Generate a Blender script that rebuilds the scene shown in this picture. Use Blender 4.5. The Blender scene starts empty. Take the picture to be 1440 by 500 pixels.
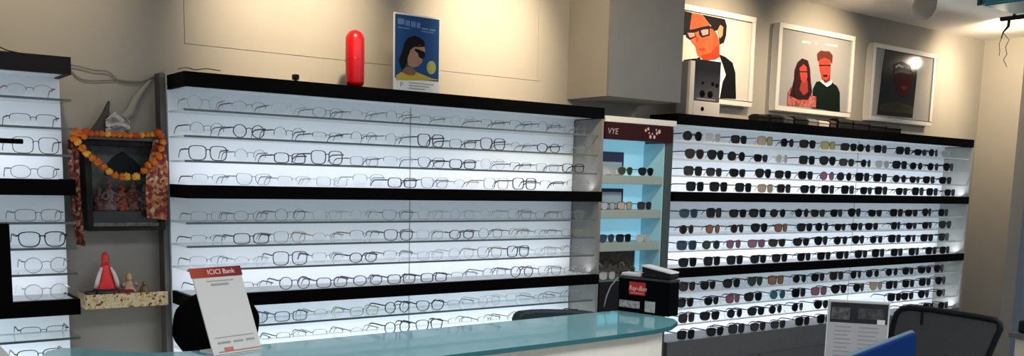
import bpy, math, random
from mathutils import Vector, Matrix, noise
random.seed(7)
C = bpy.context.scene.collection
PI = math.pi
sin, cos = math.sin, math.cos

# ------------------------------------------------------------------ camera (calibrated from the shelf lines)
FPX, CY, YAW, PITCH, ROLL = 1300.0, 432.0, 0.641447768, -0.135680127, 0.0237206265
CAM = Vector((0, -3.0, 1.45))
Fw = Vector((sin(YAW)*cos(PITCH), cos(YAW)*cos(PITCH), sin(PITCH)))
R0 = Fw.cross(Vector((0, 0, 1))).normalized(); U0 = R0.cross(Fw)
Rt = R0*cos(ROLL) + U0*sin(ROLL); Up = -R0*sin(ROLL) + U0*cos(ROLL)
def ray(px, py): return Fw + Rt*((px-720)/FPX) + Up*((CY-py)/FPX)
def at(px, py, Y):
    d = ray(px, py); return CAM + d*((Y-CAM.y)/d.y)
def atZ(px, py, Z):
    d = ray(px, py); return CAM + d*((Z-CAM.z)/d.z)
def atX(px, py, X):
    d = ray(px, py); return CAM + d*((X-CAM.x)/d.x)
cd = bpy.data.cameras.new('camera'); cam = bpy.data.objects.new('camera', cd); C.objects.link(cam)
cam.matrix_world = Matrix(((Rt.x, Up.x, -Fw.x, CAM.x), (Rt.y, Up.y, -Fw.y, CAM.y), (Rt.z, Up.z, -Fw.z, CAM.z), (0, 0, 0, 1)))
cd.sensor_width = 36; cd.lens = FPX/1440*36; cd.shift_y = (CY-250)/1440; cd.clip_start = .02
bpy.context.scene.camera = cam

# ------------------------------------------------------------------ materials
MATS = {}
def mat(name, col, rough=.5, metal=0, spec=.5, emit=None, es=0, noise_amt=0, scale=30, bump=0):
    if name in MATS: return MATS[name]
    if name.startswith('print_') and name not in ('print_near_black', 'print_grey_sheet'): spec = .06
    m = bpy.data.materials.new(name); m.use_nodes = True
    nt = m.node_tree; b = nt.nodes['Principled BSDF']
    b.inputs['Base Color'].default_value = (*col, 1); b.inputs['Roughness'].default_value = rough
    b.inputs['Metallic'].default_value = metal; b.inputs['Specular IOR Level'].default_value = spec
    if emit:
        b.inputs['Emission Color'].default_value = (*emit, 1); b.inputs['Emission Strength'].default_value = es
    if noise_amt or bump:
        tc = nt.nodes.new('ShaderNodeTexCoord'); nz = nt.nodes.new('ShaderNodeTexNoise')
        nz.inputs['Scale'].default_value = scale; nz.inputs['Detail'].default_value = 4
        nt.links.new(tc.outputs['Object'], nz.inputs['Vector'])
        if noise_amt:
            r = nt.nodes.new('ShaderNodeValToRGB')
            lo = [max(0, c*(1-noise_amt)) for c in col]; hi = [min(1, c*(1+noise_amt)) for c in col]
            r.color_ramp.elements[0].color = (*lo, 1); r.color_ramp.elements[1].color = (*hi, 1)
            r.color_ramp.elements[0].position = .3; r.color_ramp.elements[1].position = .7
            nt.links.new(nz.outputs['Fac'], r.inputs['Fac']); nt.links.new(r.outputs['Color'], b.inputs['Base Color'])
        if bump:
            bp = nt.nodes.new('ShaderNodeBump'); bp.inputs['Strength'].default_value = bump; bp.inputs['Distance'].default_value = .004
            nt.links.new(nz.outputs['Fac'], bp.inputs['Height']); nt.links.new(bp.outputs['Normal'], b.inputs['Normal'])
    MATS[name] = m; return m
def glassy(name, tint, gloss=.12, rough=.05):
    if name in MATS: return MATS[name]
    m = bpy.data.materials.new(name); m.use_nodes = True; nt = m.node_tree
    nt.nodes.remove(nt.nodes['Principled BSDF']); out = nt.nodes['Material Output']
    t = nt.nodes.new('ShaderNodeBsdfTransparent'); t.inputs['Color'].default_value = (*tint, 1)
    g = nt.nodes.new('ShaderNodeBsdfGlossy'); g.inputs['Roughness'].default_value = rough
    lw = nt.nodes.new('ShaderNodeFresnel'); lw.inputs['IOR'].default_value = 1.45
    mx = nt.nodes.new('ShaderNodeMixShader')
    ad = nt.nodes.new('ShaderNodeMath'); ad.operation = 'ADD'; ad.inputs[1].default_value = gloss; ad.use_clamp = True
    ge = nt.nodes.new('ShaderNodeNewGeometry'); iv = nt.nodes.new('ShaderNodeMath'); iv.operation = 'SUBTRACT'; iv.inputs[0].default_value = 1
    mu = nt.nodes.new('ShaderNodeMath'); mu.operation = 'MULTIPLY'
    nt.links.new(ge.outputs['Backfacing'], iv.inputs[1]); nt.links.new(lw.outputs[0], ad.inputs[0])
    nt.links.new(ad.outputs[0], mu.inputs[0]); nt.links.new(iv.outputs[0], mu.inputs[1]); nt.links.new(mu.outputs[0], mx.inputs[0])
    nt.links.new(t.outputs[0], mx.inputs[1]); nt.links.new(g.outputs[0], mx.inputs[2]); nt.links.new(mx.outputs[0], out.inputs[0])
    MATS[name] = m; return m
def ramp_mat(name, stops, kind='noise', scale=40, rough=.7, const=False, axis=None):
    if name in MATS: return MATS[name]
    m = bpy.data.materials.new(name); m.use_nodes = True; nt = m.node_tree; b = nt.nodes['Principled BSDF']
    b.inputs['Roughness'].default_value = rough
    tc = nt.nodes.new('ShaderNodeTexCoord')
    r = nt.nodes.new('ShaderNodeValToRGB')
    if const: r.color_ramp.interpolation = 'CONSTANT'
    els = r.color_ramp.elements
    while len(els) < len(stops): els.new(.5)
    for e, (p, c) in zip(els, stops): e.position = p; e.color = (*c, 1)
    if kind == 'voronoi':
        n = nt.nodes.new('ShaderNodeTexVoronoi'); n.inputs['Scale'].default_value = scale; o = n.outputs['Color']
        sp = nt.nodes.new('ShaderNodeSeparateColor'); nt.links.new(o, sp.inputs[0]); o = sp.outputs[0]
        nt.links.new(tc.outputs['Object'], n.inputs['Vector'])
    elif kind == 'axis':
        sp = nt.nodes.new('ShaderNodeSeparateXYZ'); nt.links.new(tc.outputs['Generated'], sp.inputs[0]); o = sp.outputs[axis]
    else:
        n = nt.nodes.new('ShaderNodeTexNoise'); n.inputs['Scale'].default_value = scale; n.inputs['Detail'].default_value = 5; o = n.outputs['Fac']
        nt.links.new(tc.outputs['Object'], n.inputs['Vector'])
    b.inputs['Specular IOR Level'].default_value = .15
    nt.links.new(o, r.inputs['Fac']); nt.links.new(r.outputs['Color'], b.inputs['Base Color'])
    MATS[name] = m; return m

WALL = mat('cream_wall_paint', (.235, .22, .195), .7, noise_amt=.03, scale=6, bump=.05)
CEIL = mat('ceiling_paint', (.82, .78, .72), .8, noise_amt=.03, scale=5)
FLOOR = mat('grey_floor_tile', (.33, .32, .30), .3, noise_amt=.15, scale=8)
GREYCOL = mat('grey_laminate', (.135, .137, .136), .4, noise_amt=.05, scale=9)
SLATE = mat('blue_grey_paint', (.19, .225, .28), .5, noise_amt=.06, scale=7)
BLACK = mat('black_gloss_laminate', (.0015, .0015, .0018), .5, spec=.03)
BLACKM = mat('black_matte', (.007, .007, .008), .6, spec=.2)
DKBROWN = mat('dark_brown_ledge', (.009, .006, .006), .5, spec=.15)
PANEL = mat('backlit_white_panel', (.72, .75, .80), .5, emit=(.80, .88, 1.0), es=.025)
SIDE = mat('white_side_panel', (.19, .188, .18), .45)
BOARD = mat('white_shelf_board', (.62, .63, .64), .4)
EDGE = mat('glass_edge', (.10, .125, .125), .2)
EDGEW = mat('frosted_shelf_edge', (.60, .63, .66), .3)
GLASS = glassy('shelf_glass', (.95, .97, .97), .01)
FROST = mat('frosted_acrylic', (.75, .78, .82), .25)
BASEC = mat('charcoal_cabinet', (.085, .088, .092), .4, noise_amt=.08)
CLEAR = glassy('clear_lens', (.985, .99, .99), .03, .12)
TEALGLASS = mat('teal_glass', (.22, .52, .57), .05, spec=1.0)
TEALGLASS.node_tree.nodes['Principled BSDF'].inputs['IOR'].default_value = 3.2
TEALEDGE = mat('teal_glass_edge', (.03, .14, .15), .2)
CREAM = mat('cream_laminate', (.86, .81, .70), .5, noise_amt=.03)
WHITE = mat('white_plastic', (.75, .74, .72), .4)
PAPER = mat('white_paper', (.70, .69, .66), .7)
INK = mat('grey_ink', (.16, .16, .17), .7)
INKL = mat('light_grey_ink', (.36, .36, .36), .7)
RED = mat('glossy_red', (.40, .003, .008), .3, spec=.4)
CHROME = mat('chrome', (.55, .55, .56), .25, metal=1)
DKMET = mat('dark_metal', (.05, .05, .055), .4, metal=.6)

# ------------------------------------------------------------------ mesh builder
class MB:
    def __init__(s): s.v = []; s.f = []; s.m = []; s.sm = []
    def add(s, vs, fs, mi=0, smooth=False):
        o = len(s.v); s.v += [Vector(p) for p in vs]
        for f in fs: s.f.append([o+i for i in f]); s.m.append(mi); s.sm.append(smooth)
        return s
    def box(s, x0, x1, y0, y1, z0, z1, mi=0):
        vs = [(x, y, z) for x in (x0, x1) for y in (y0, y1) for z in (z0, z1)]
        return s.add(vs, [(0, 1, 3, 2), (4, 6, 7, 5), (0, 4, 5, 1), (2, 3, 7, 6), (0, 2, 6, 4), (1, 5, 7, 3)], mi)
    def prism(s, pts, ext, mi=0, side=None):           # closed outline extruded by a vector
        n = len(pts); e = Vector(ext); vs = [Vector(p) for p in pts]; vs += [p+e for p in vs]
        s.add(vs, [list(range(n))[::-1], list(range(n, 2*n))], mi)
        return s.add(vs, [(i, (i+1) % n, n+(i+1) % n, n+i) for i in range(n)], mi if side is None else side)
    def tube(s, path, r, n=8, mi=0, caps=True, flat=1.0):
        path = [Vector(p) for p in path]; k = len(path)
        rs = r if isinstance(r, (list, tuple)) else [r]*k
        vs = []; ref = None
        for i, p in enumerate(path):
            t = (path[min(i+1, k-1)]-path[max(i-1, 0)]).normalized()
            if ref is None: ref = Vector((0, 0, 1)) if abs(t.z) < .9 else Vector((1, 0, 0))
            a = t.cross(ref).normalized(); b = a.cross(t).normalized(); ref = b
            for j in range(n):
                q = 2*PI*j/n; vs.append(p + a*(cos(q)*rs[i]) + b*(sin(q)*rs[i]*flat))
        fs = [(i*n+j, i*n+(j+1) % n, (i+1)*n+(j+1) % n, (i+1)*n+j) for i in range(k-1) for j in range(n)]
        s.add(vs, fs, mi, True)
        if caps: s.add(vs[:n], [list(range(n))[::-1]], mi); s.add(vs[-n:], [list(range(n))], mi)
        return s
    def lathe(s, prof, c, n=24, mi=0, axis='z', sx=1, sy=1):
        c = Vector(c); vs = []
        for (r, h) in prof:
            for j in range(n):
                q = 2*PI*j/n
                p = (r*cos(q)*sx, r*sin(q)*sy, h) if axis == 'z' else ((r*cos(q)*sx, h, r*sin(q)*sy) if axis == 'y' else (h, r*cos(q)*sx, r*sin(q)*sy))
                vs.append(c+Vector(p))
        fs = [(i*n+j, i*n+(j+1) % n, (i+1)*n+(j+1) % n, (i+1)*n+j) for i in range(len(prof)-1) for j in range(n)]
        return s.add(vs, fs, mi, True)
    def ball(s, c, rx, ry=None, rz=None, n=12, m=8, mi=0, jit=0, seed=0):
        ry = ry or rx; rz = rz or rx; c = Vector(c); vs = []
        for i in range(m+1):
            a = PI*i/m
            for j in range(n):
                q = 2*PI*j/n; d = Vector((sin(a)*cos(q), sin(a)*sin(q), cos(a)))
                k = 1 + (jit*noise.noise(d*3.5+Vector((seed*3.1, seed, 0))) if jit else 0)
                vs.append(c+Vector((d.x*rx*k, d.y*ry*k, d.z*rz*k)))
        fs = [(i*n+j, i*n+(j+1) % n, (i+1)*n+(j+1) % n, (i+1)*n+j) for i in range(m) for j in range(n)]
        return s.add(vs, fs, mi, True)
    def build(s, name, mats, parent=None, bevel=0):
        me = bpy.data.meshes.new(name)
        if not isinstance(mats, (list, tuple)): mats = [mats]
        org = Vector((0, 0, 0))
        pp = parent
        while pp is not None: org = org+Vector(pp.location); pp = pp.parent
        me.from_pydata([tuple(p-org) for p in s.v], [], s.f)
        for m in mats: me.materials.append(m)
        me.polygons.foreach_set('material_index', s.m); me.polygons.foreach_set('use_smooth', s.sm)
        import bmesh
        bm = bmesh.new(); bm.from_mesh(me); bmesh.ops.remove_doubles(bm, verts=bm.verts, dist=1e-6)
        bmesh.ops.recalc_face_normals(bm, faces=bm.faces); bm.to_mesh(me); bm.free()
        o = bpy.data.objects.new(name, me); C.objects.link(o)
        if parent is not None: o.parent = parent
        if bevel:
            md = o.modifiers.new('bevel', 'BEVEL'); md.width = bevel; md.segments = 2; md.limit_method = 'ANGLE'
        return o
def struct(name, mb, mats):
    o = mb.build(name, mats); o['kind'] = 'structure'; return o
def tag(o, label, cat, group=None):
    o['label'] = label; o['category'] = cat
    if group: o['group'] = group
    return o
def thing(name, loc, label, cat, group=None):
    o = bpy.data.objects.new(name, None); C.objects.link(o); o.location = loc; o.empty_display_size = .05
    return tag(o, label, cat, group)
def text_part(name, body, size, origin, xdir, zdir, m, parent, off=.0006, shear=0, align='LEFT', bold=0):
    cu = bpy.data.curves.new(name, 'FONT'); cu.body = body; cu.size = size; cu.align_x = align; cu.shear = shear; cu.offset = bold
    cu.resolution_u = 3
    tmp = bpy.data.objects.new(name+'_tmp', cu); C.objects.link(tmp)
    dg = bpy.context.evaluated_depsgraph_get(); me = bpy.data.meshes.new_from_object(tmp.evaluated_get(dg))
    bpy.data.objects.remove(tmp); bpy.data.curves.remove(cu)
    me.name = name; xd = Vector(xdir).normalized(); zd = Vector(zdir).normalized(); nd = xd.cross(zd)
    o0 = Vector(origin) + nd*off - Vector(parent.location)
    for v in me.vertices: v.co = o0 + xd*v.co.x + zd*v.co.y
    me.materials.clear(); me.materials.append(m)
    o = bpy.data.objects.new(name, me); C.objects.link(o); o.parent = parent; return o

# ------------------------------------------------------------------ the room
ZC, YW, XR = 2.455, .25, 6.33
struct('floor', MB().box(-2.2, 8, -6.5, 1.0, -.05, 0), FLOOR)
struct('ceiling', MB().box(-2.2, 8, -4.3, 1.0, ZC, ZC+.06), CEIL)
struct('wall_back', MB().box(-2.2, XR+.2, YW, YW+.1, 0, ZC), WALL)
struct('wall_right', MB().box(XR, XR+.18, -.02, YW, 0, ZC), WALL)
struct('wall_side', MB().box(6.9, 7.0, -4.3, .25, 0, ZC), SLATE)
struct('wall_corner', MB().box(XR+.18, 6.9, .05, YW, 0, ZC), SLATE)
struct('wall_left', MB().box(-2.3, -2.2, -4.3, YW, 0, ZC), WALL)
# boxed column hanging between the two big displays: cream flank, grey front panel
BX0, BX1, BYF, BZ = 2.705, 3.148, -.02, 1.818
struct('wall_column', MB().box(BX0, BX1, BYF+.012, YW, BZ, ZC), WALL)
struct('trim_1', MB().box(BX0+.004, BX1, BYF, BYF+.012, BZ, ZC), GREYCOL)
# plaster moulding on the wall above the middle display
mb = MB()
X0, X1, Z0, w = 1.02, 2.55, 1.885, .016
mb.box(X0, X1, YW-.002, YW, Z0, Z0+w); mb.box(X0, X0+w, YW-.002, YW, Z0+w, 2.40); mb.box(X1-w, X1, YW-.002, YW, Z0+w, 2.40); mb.box(X0, X1, YW-.002, YW, 2.40, 2.40+w)
struct('trim_2', mb, WALL)

# ------------------------------------------------------------------ display units
ZB = [(1.722, 1.766), (1.371, 1.414), (1.014, 1.057), (.655, .70)]       # black ledges
SH = [1.654, 1.571, 1.4925, 1.294, 1.218, 1.141, .944, .866, .79]        # glass shelves
DP = .18
def ledge(unit, x0, x1, z0, z1, mt, i):
    mb = MB(); t = .02
    mb.box(x0, x1, 0, t, z0, z1, 0)                                        # fascia
    mb.box(x0, x0+.012, t, DP, z0, z1, 0); mb.box(x1-.012, x1, t, DP, z0, z1, 0)
    mb.box(x0+.012, x1-.012, t, DP, z0+.004, z1-.002, 1)
    if i == 0: mb.box(x0, x1, 0, DP, z1, z1+.002, 0)
    return mb.build('ledge', [mt, BOARD], unit)
def shelves(unit, x0, x1, zoff, edge, body):
    for z in SH:
        z += zoff
        g = MB().box(x0, x1, .021, DP, z-.006, z).build('glass_shelf', body, unit)
        MB().box(x0, x1, .019, .021, z-.0065, z+.0005).build('shelf_edge', edge, g)
def joint(unit, x, z0, z1):
    MB().box(x-.002, x+.002, DP-.002, DP+.001, z0, z1).build('panel_joint', INKL, unit)
ULX = (-1.3, .611); UMX = (.937, 2.697); URX = (3.158, 5.812)
# left unit
ul = thing('display_unit', (-.35, .1, 0), 'eyeglass display at the left edge beside the garlanded shrine', 'display shelf')
MB().box(ULX[0], ULX[1]+.001, DP, YW, 0, 1.74).build('back_panel', PANEL, ul)
for i, (a, b) in enumerate(ZB): ledge(ul, ULX[0], ULX[1], a+.006, b+.010, DKBROWN if i == 0 else BLACK, i)
shelves(ul, ULX[0], ULX[1], .004, EDGE, GLASS)
MB().box(ULX[0], ULX[1]-.02, .03, DP, 0, .655).build('base_cabinet', BASEC, ul)
# middle unit
um = thing('display_unit', (1.8, .1, 0), 'wide middle eyeglass display with clear frames on glass shelves between black ledges', 'display shelf')
MB().box(UMX[0], UMX[1], DP, YW, .0, 1.735).build('back_panel', PANEL, um)
MB().box(.917, UMX[0]-.002, DP+.012, YW, 0, 1.775).build('outer_post', mat('grey_post', (.075, .07, .065), .5), um)
MB().box(UMX[1]-.001, UMX[1]+.012, 0.001, YW, 0, 1.722).build('side_panel', SIDE, um)
for i, (a, b) in enumerate(ZB): ledge(um, UMX[0], UMX[1]+.013, a, b, BLACK, i)
shelves(um, UMX[0]+.002, UMX[1]-.003, 0, EDGE, GLASS)
joint(um, 1.86, .70, 1.722)
MB().box(UMX[1]-.0055, UMX[1]-.0015, DP-.005, DP-.0005, .70, 1.721).build('corner_strip', INK, um)
MB().box(UMX[0], UMX[1], .03, DP, 0, .655).build('base_cabinet', BASEC, um)
# right unit
ur = thing('display_unit', (4.5, .1, 0), 'long right-hand display crowded with dark sunglasses under three framed posters', 'display shelf')
MB().box(URX[0], URX[1], DP, YW, 0, 1.74).build('back_panel', PANEL, ur)
MB().box(URX[1], URX[1]+.014, .002, YW, 0, 1.728).build('side_panel', mat('grey_side_panel', (.34, .34, .325), .5), ur)
for i, (a, b) in enumerate(ZB[:3]): ledge(ur, URX[0], URX[1]+.012, a+.004, b+.006, BLACK, i)
shelves(ur, URX[0]+.002, URX[1]-.002, .002, EDGEW, GLASS)
mb = MB().box(URX[0], URX[1]+.014, 0, YW-.001, .10, .715).box(URX[0]+.02, URX[1], .04, YW-.001, 0, .10)
cb = mb.build('base_cabinet', BASEC, ur)
for k in range(4):
    xa = URX[0]+.01+k*.663
    MB().box(xa, xa+.653, -.014, 0, .11, .600).build('cabinet_door', mat('charcoal_door', (.075, .078, .082), .4), cb)
joint(ur, 4.86, .715, 1.728)

# ------------------------------------------------------------------ spectacles
def outline(kind, n=22):
    pts = []
    P = {'round': (.0225, .0215, 2.0, 0), 'oval': (.025, .0175, 2.2, 0), 'rect': (.0265, .0165, 3.6, 0),
         'way': (.0265, .0205, 2.9, .12), 'square': (.0265, .0225, 3.4, .06), 'avi': (.0275, .0235, 2.3, .22), 'cat': (.027, .019, 2.6, .16)}[kind]
    a, b, e, tp = P
    for i in range(n):
        q = 2*PI*i/n; c, s_ = cos(q), sin(q)
        x = a*math.copysign(abs(c)**(2/e), c); z = b*math.copysign(abs(s_)**(2/e), s_)
        x *= 1 + tp*(z/b); 
        if kind == 'cat': z += .10*max(0, x)*(1 if z > 0 else 0)
        pts.append((x, z))
    return pts, a, b
CACHE = {}
def frame_meshes(kind, rim, half, wrap):
    """front frame, one lens and one temple, as meshes in local space (origin where the rims touch the shelf)."""
    key = (kind, rim, half, wrap)
    if key in CACHE: return CACHE[key]
    pts, a, b = outline(kind); n = len(pts); cx = .0345
    zc = b+rim
    fr = MB()
    for sgn in (-1, 1):
        inn = [(sgn*(cx+x), zc+z) for x, z in pts]
        out = [(sgn*(cx+x*(1+rim/a)), zc+z*(1+rim/b)) for x, z in pts]
        y0, y1 = -.0012-rim*.3, .0012+rim*.3
        vs = [(x, y0, z) for x, z in out]+[(x, y0, z) for x, z in inn]+[(x, y1, z) for x, z in out]+[(x, y1, z) for x, z in inn]
        fs = []
        for i in range(n):
            j = (i+1) % n
            if half and (pts[i][1]+pts[j][1])/2 < -b*.15: continue
            fs += [(i, j, n+j, n+i), (2*n+i, 3*n+i, 3*n+j, 2*n+j), (i, 2*n+i, 2*n+j, j), (n+i, n+j, 3*n+j, 3*n+i)]
        fr.add(vs, fs, 0, False)
        # end piece
        fr.box(*sorted((sgn*(cx+a*.98), sgn*(cx+a+.0085))), -.001, .004, zc+b*.45, zc+b*.45+max(.003, rim*1.5))
    ins = cx - pts[0][0]*1.0
    fr.tube([(-ins-.001, 0, zc+b*.35), (-ins*.5, -.002, zc+b*.52), (ins*.5, -.002, zc+b*.52), (ins+.001, 0, zc+b*.35)], max(.0011, rim*.7), 6)
    def mesh(mb, nm):
        for p in mb.v: p.y += wrap*p.x*p.x
        o = mb.build(nm, [BLACK]); me = o.data; bpy.data.objects.remove(o); return me
    lens = []
    for sgn in (-1, 1):
        ln = MB(); ln.prism([(sgn*(cx+x*.995), -.0004, zc+z*.995) for x, z in pts], (0, .0008, 0)); lens.append(ln)
    tx = cx+a+.007; th = max(.0016, rim*.8); tz = zc+b*.45+.0015
    tl = MB()
    wy = wrap*tx*tx; path = [(0, .003, tz), (0, .05, tz), (0, .090, tz-.001), (0, .108, tz-.008), (0, .122, max(.004, tz-.026))]
    for i in range(4):
        p, q = Vector(path[i]), Vector(path[i+1]); h = th*(1.3 if i < 3 else 1.0)
        vs = []
        for r_ in (p, q):
            for dx in (-.0009, .0009):
                for dz in (-h, h): vs.append((dx, r_.y+wy, r_.z+dz))
        tl.add(vs, [(0, 1, 3, 2), (4, 6, 7, 5), (0, 4, 5, 1), (2, 3, 7, 6), (0, 2, 6, 4), (1, 5, 7, 3)])
    CACHE[key] = (mesh(fr, 'frame'), (mesh(lens[0], 'lens'), mesh(lens[1], 'lens')), mesh(tl, 'temple'), cx, zc, tx)
    return CACHE[key]
PROTO = {}
def prototype(kind, rim, half, fm, lm, root_name):
    key = (kind, rim, half, fm.name, lm.name, root_name)
    if key in PROTO: return PROTO[key]
    f, l, t, cx, zc, tx = frame_meshes(kind, rim, half, 2.4 if root_name == 'sunglasses' else .9)
    def inst(me, nm, m):
        k2 = (me.name, m.name)
        if k2 not in CACHE: c = me.copy(); c.materials.clear(); c.materials.append(m); CACHE[k2] = c
        return (CACHE[k2], nm)
    parts = [(inst(f, 'frame', fm), (0, 0, 0)), (inst(l[0], 'lens', lm), (0, 0, 0)), (inst(l[1], 'lens', lm), (0, 0, 0)),
             (inst(t, 'temple', fm), (-tx, 0, 0)), (inst(t, 'temple', fm), (tx, 0, 0))]
    PROTO[key] = parts; return parts
def put_glasses(loc, yaw, kind, rim, half, fm, lm, root_name, label, cat, group, scale=1.0, tilt=0):
    root = bpy.data.objects.new(root_name, None); C.objects.link(root); root.empty_display_size = .02
    root.location = loc; root.rotation_euler = (tilt, 0, yaw); root.scale = (scale,)*3
    tag(root, label, cat, group)
    for (me, nm), off in prototype(kind, rim, half, fm, lm, root_name):
        o = bpy.data.objects.new(nm, me); C.objects.link(o); o.parent = root; o.location = off
    return root
FM = {'silver': mat('silver_wire', (.30, .30, .31), .3, metal=.8), 'black': mat('black_acetate', (.006, .006, .007), .35, spec=.3),
      'grey': mat('grey_acetate', (.12, .125, .135), .35), 'brown': mat('brown_acetate', (.03, .016, .010), .35),
      'plum': mat('plum_acetate', (.055, .025, .05), .35), 'clear': mat('clear_acetate', (.55, .57, .58), .2),
      'gold': mat('gold_wire', (.40, .30, .14), .3, metal=.8), 'red': mat('rose_wire', (.30, .07, .07), .35), 'blue': mat('blue_acetate', (.05, .09, .16), .35),
      'green': mat('olive_acetate', (.22, .24, .10), .35)}
ADJ = {'silver': 'thin silver wire', 'black': 'black framed', 'grey': 'grey framed', 'brown': 'brown framed', 'plum': 'dark plum framed', 'clear': 'clear framed',
       'gold': 'thin gold wire', 'red': 'thin rose wire', 'blue': 'blue framed', 'green': 'olive framed'}
ORD = ['first', 'second', 'third', 'fourth', 'fifth', 'sixth', 'seventh', 'eighth', 'ninth', 'tenth', 'eleventh', 'twelfth', 'thirteenth', 'fourteenth', 'fifteenth', 'sixteenth']
ROWZ = [SH[0], SH[1], SH[2], 1.416, SH[3], SH[4], SH[5], 1.059, SH[6], SH[7], SH[8], .716]
# left display: one pair per shelf in view
lefts = [(50, 'red', 'oval', .0012, 1), (53, 'black', 'rect', .0016, 1), (55, 'black', 'square', .0016, 0), (48, 'black', 'oval', .0014, 0), (54, 'grey', 'rect', .0016, 0),
         (58, 'black', 'way', .0028, 0), (62, 'grey', 'round', .0016, 0), (58, 'clear', 'round', .0022, 0), (54, 'black', 'rect', .0014, 1), (48, 'brown', 'way', .002, 0)]
for r, (px, c, k, rim, half) in enumerate(lefts):
    z = ROWZ[r]+(.0085 if r in (3, 7) else .004)
    x = at(px, 300, .045).x
    rn = ORD[r] if r else 'top'
    put_glasses((x, .016 if r in (3, 7) else .045, z+.0006), random.uniform(-.06, .06), k, rim, half, FM[c], CLEAR, 'eyeglasses',
                f'{ADJ[c]} eyeglasses at the right end of {rn} shelf, display at left edge', 'eyeglasses', 'eyeglasses on the left display', 1.0)
# middle display
special = {(1, 2): 'black', (1, 3): 'black', (1, 4): 'grey', (1, 8): 'black', (1, 10): 'black', (2, 0): 'black', (2, 1): 'grey', (2, 2): 'black', (2, 7): 'black', (2, 9): 'black', (2, 11): 'black',
           (3, 8): 'grey', (3, 9): 'black', (3, 10): 'black', (7, 1): 'plum', (7, 2): 'plum', (7, 3): 'plum', (7, 4): 'plum', (7, 5): 'black', (7, 6): 'black', (8, 1): 'blue', (8, 2): 'blue', (8, 3): 'green',
           (8, 4): 'green', (8, 5): 'black', (8, 6): 'black', (9, 5): 'black', (9, 6): 'black', (9, 1): 'green', (0, 5): 'green', (0, 6): 'green'}
kinds = ['oval', 'rect', 'way', 'round', 'square', 'rect', 'cat']
for r in range(10):
    for i in range(12):
        x = 1.02 + i*.1425 + random.uniform(-.003, .003)
        c = special.get((r, i)) or random.choices(['silver', 'grey', 'black', 'clear', 'gold', 'plum'] if r not in (0, 4, 8) else ['silver', 'clear', 'grey', 'clear'], [3, 3, 2, 2, 1, 1] if r not in (0, 4, 8) else [3, 2, 2, 2])[0]
        k = random.choice(kinds); thick = c in ('black', 'plum', 'blue', 'brown') and random.random() < .6
        rn = ORD[r]+' row down' if r else 'top row'
        put_glasses((x, .016 if r in (3, 7) else .045, ROWZ[r]+.0006), random.uniform(-.10, .10) if r not in (3, 7) else random.uniform(-.04, .04), k, .0024 if thick else .0011, (not thick) and random.random() < .55, FM[c], CLEAR, 'eyeglasses',
                    f'{ADJ[c]} eyeglasses, {ORD[i]} from left, {rn} of middle display', 'eyeglasses', 'eyeglasses on the middle display', random.uniform(.92, .975))
# right display
LENS = {'k': mat('black_lens', (.003, .003, .004), .15, spec=.3), 'n': mat('brown_lens', (.018, .010, .006), .12), 'b': mat('blue_lens', (.02, .045, .075), .12), 't': mat('teal_lens', (.012, .10, .12), .12),
        'g': mat('green_lens', (.018, .04, .025), .12), 'p': mat('rose_lens', (.22, .09, .13), .15), 'o': mat('amber_lens', (.25, .11, .06), .15), 'y': mat('pale_yellow_lens', (.42, .40, .18), .15),
        'c': mat('pale_grey_lens', (.38, .40, .43), .12), 'i': mat('beige_lens', (.40, .34, .25), .15), 'd': mat('smoke_lens', (.014, .014, .016), .12)}
LADJ = {'k': 'black lens', 'n': 'brown lens', 'b': 'blue lens', 't': 'teal lens', 'g': 'dark green lens', 'p': 'rose lens', 'o': 'amber lens', 'y': 'pale yellow lens', 'c': 'pale grey lens', 'i': 'beige lens', 'd': 'smoky lens'}
LF = {'k': 'black', 'n': 'brown', 'b': 'blue', 't': 'blue', 'g': 'black', 'p': 'plum', 'o': 'brown', 'y': 'green', 'c': 'clear', 'i': 'gold', 'd': 'black'}
SUN = [
 ('972 1001 1038 1075 1106 1135 1164 1193 1213 1238 1270 1295 1313 1333 1353', 'kckikkykkkkkkck'),
 ('975 1005 1034 1069 1098 1134 1163 1190 1217 1240 1265 1288 1312 1334 1354', 'nkkkckkdkckkkkk'),
 ('973 1003 1036 1072 1100 1132 1162 1186 1212 1237 1264 1286 1306 1329 1351', 'ddkkkkpkkkkkkkk'),
 ('971 1004 1039 1070 1096 1130 1158 1186 1212 1233 1262 1285 1305 1330 1350', 'kkkinkkkkkkkkkk'),
 ('967 1003 1036 1064 1092 1126 1147 1175 1200 1229 1259 1280 1302 1325 1347', 'bdkkkknkkkkkkkk'),
 ('964 1001 1035 1066 1097 1130 1154 1180 1203 1224 1258 1280 1302 1327 1349', 'noNkokkkkkkkkgk'),
 ('964 998 1030 1062 1091 1125 1153 1180 1205 1230 1256 1278 1301 1325 1346', 'bgppnkkkkkkkkgk'),
 ('961 995 1027 1060 1090 1124 1152 1178 1204 1228 1254 1278 1302 1321 1340', 'kkkkkkkkkkkkkkk'),
 ('966 995 1028 1061 1090 1123 1149 1175 1202 1225 1252 1275 1298 1318 1336', 'nkkgokknkkkkkkk'),
 ('963 1000 1030 1058 1092 1122 1150 1178 1206 1230 1252 1275 1298 1320 1340', 'kkpktkpkkikkkkk'),
 ('965 997 1032 1062 1089 1120 1153 1255 1272 1296 1320 1338', 'nkkkkkkkkkkk'),
 ('959 1000 1030 1060 1088 1122 1152 1275 1297 1318', 'kkdddkkkkk')]
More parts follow.
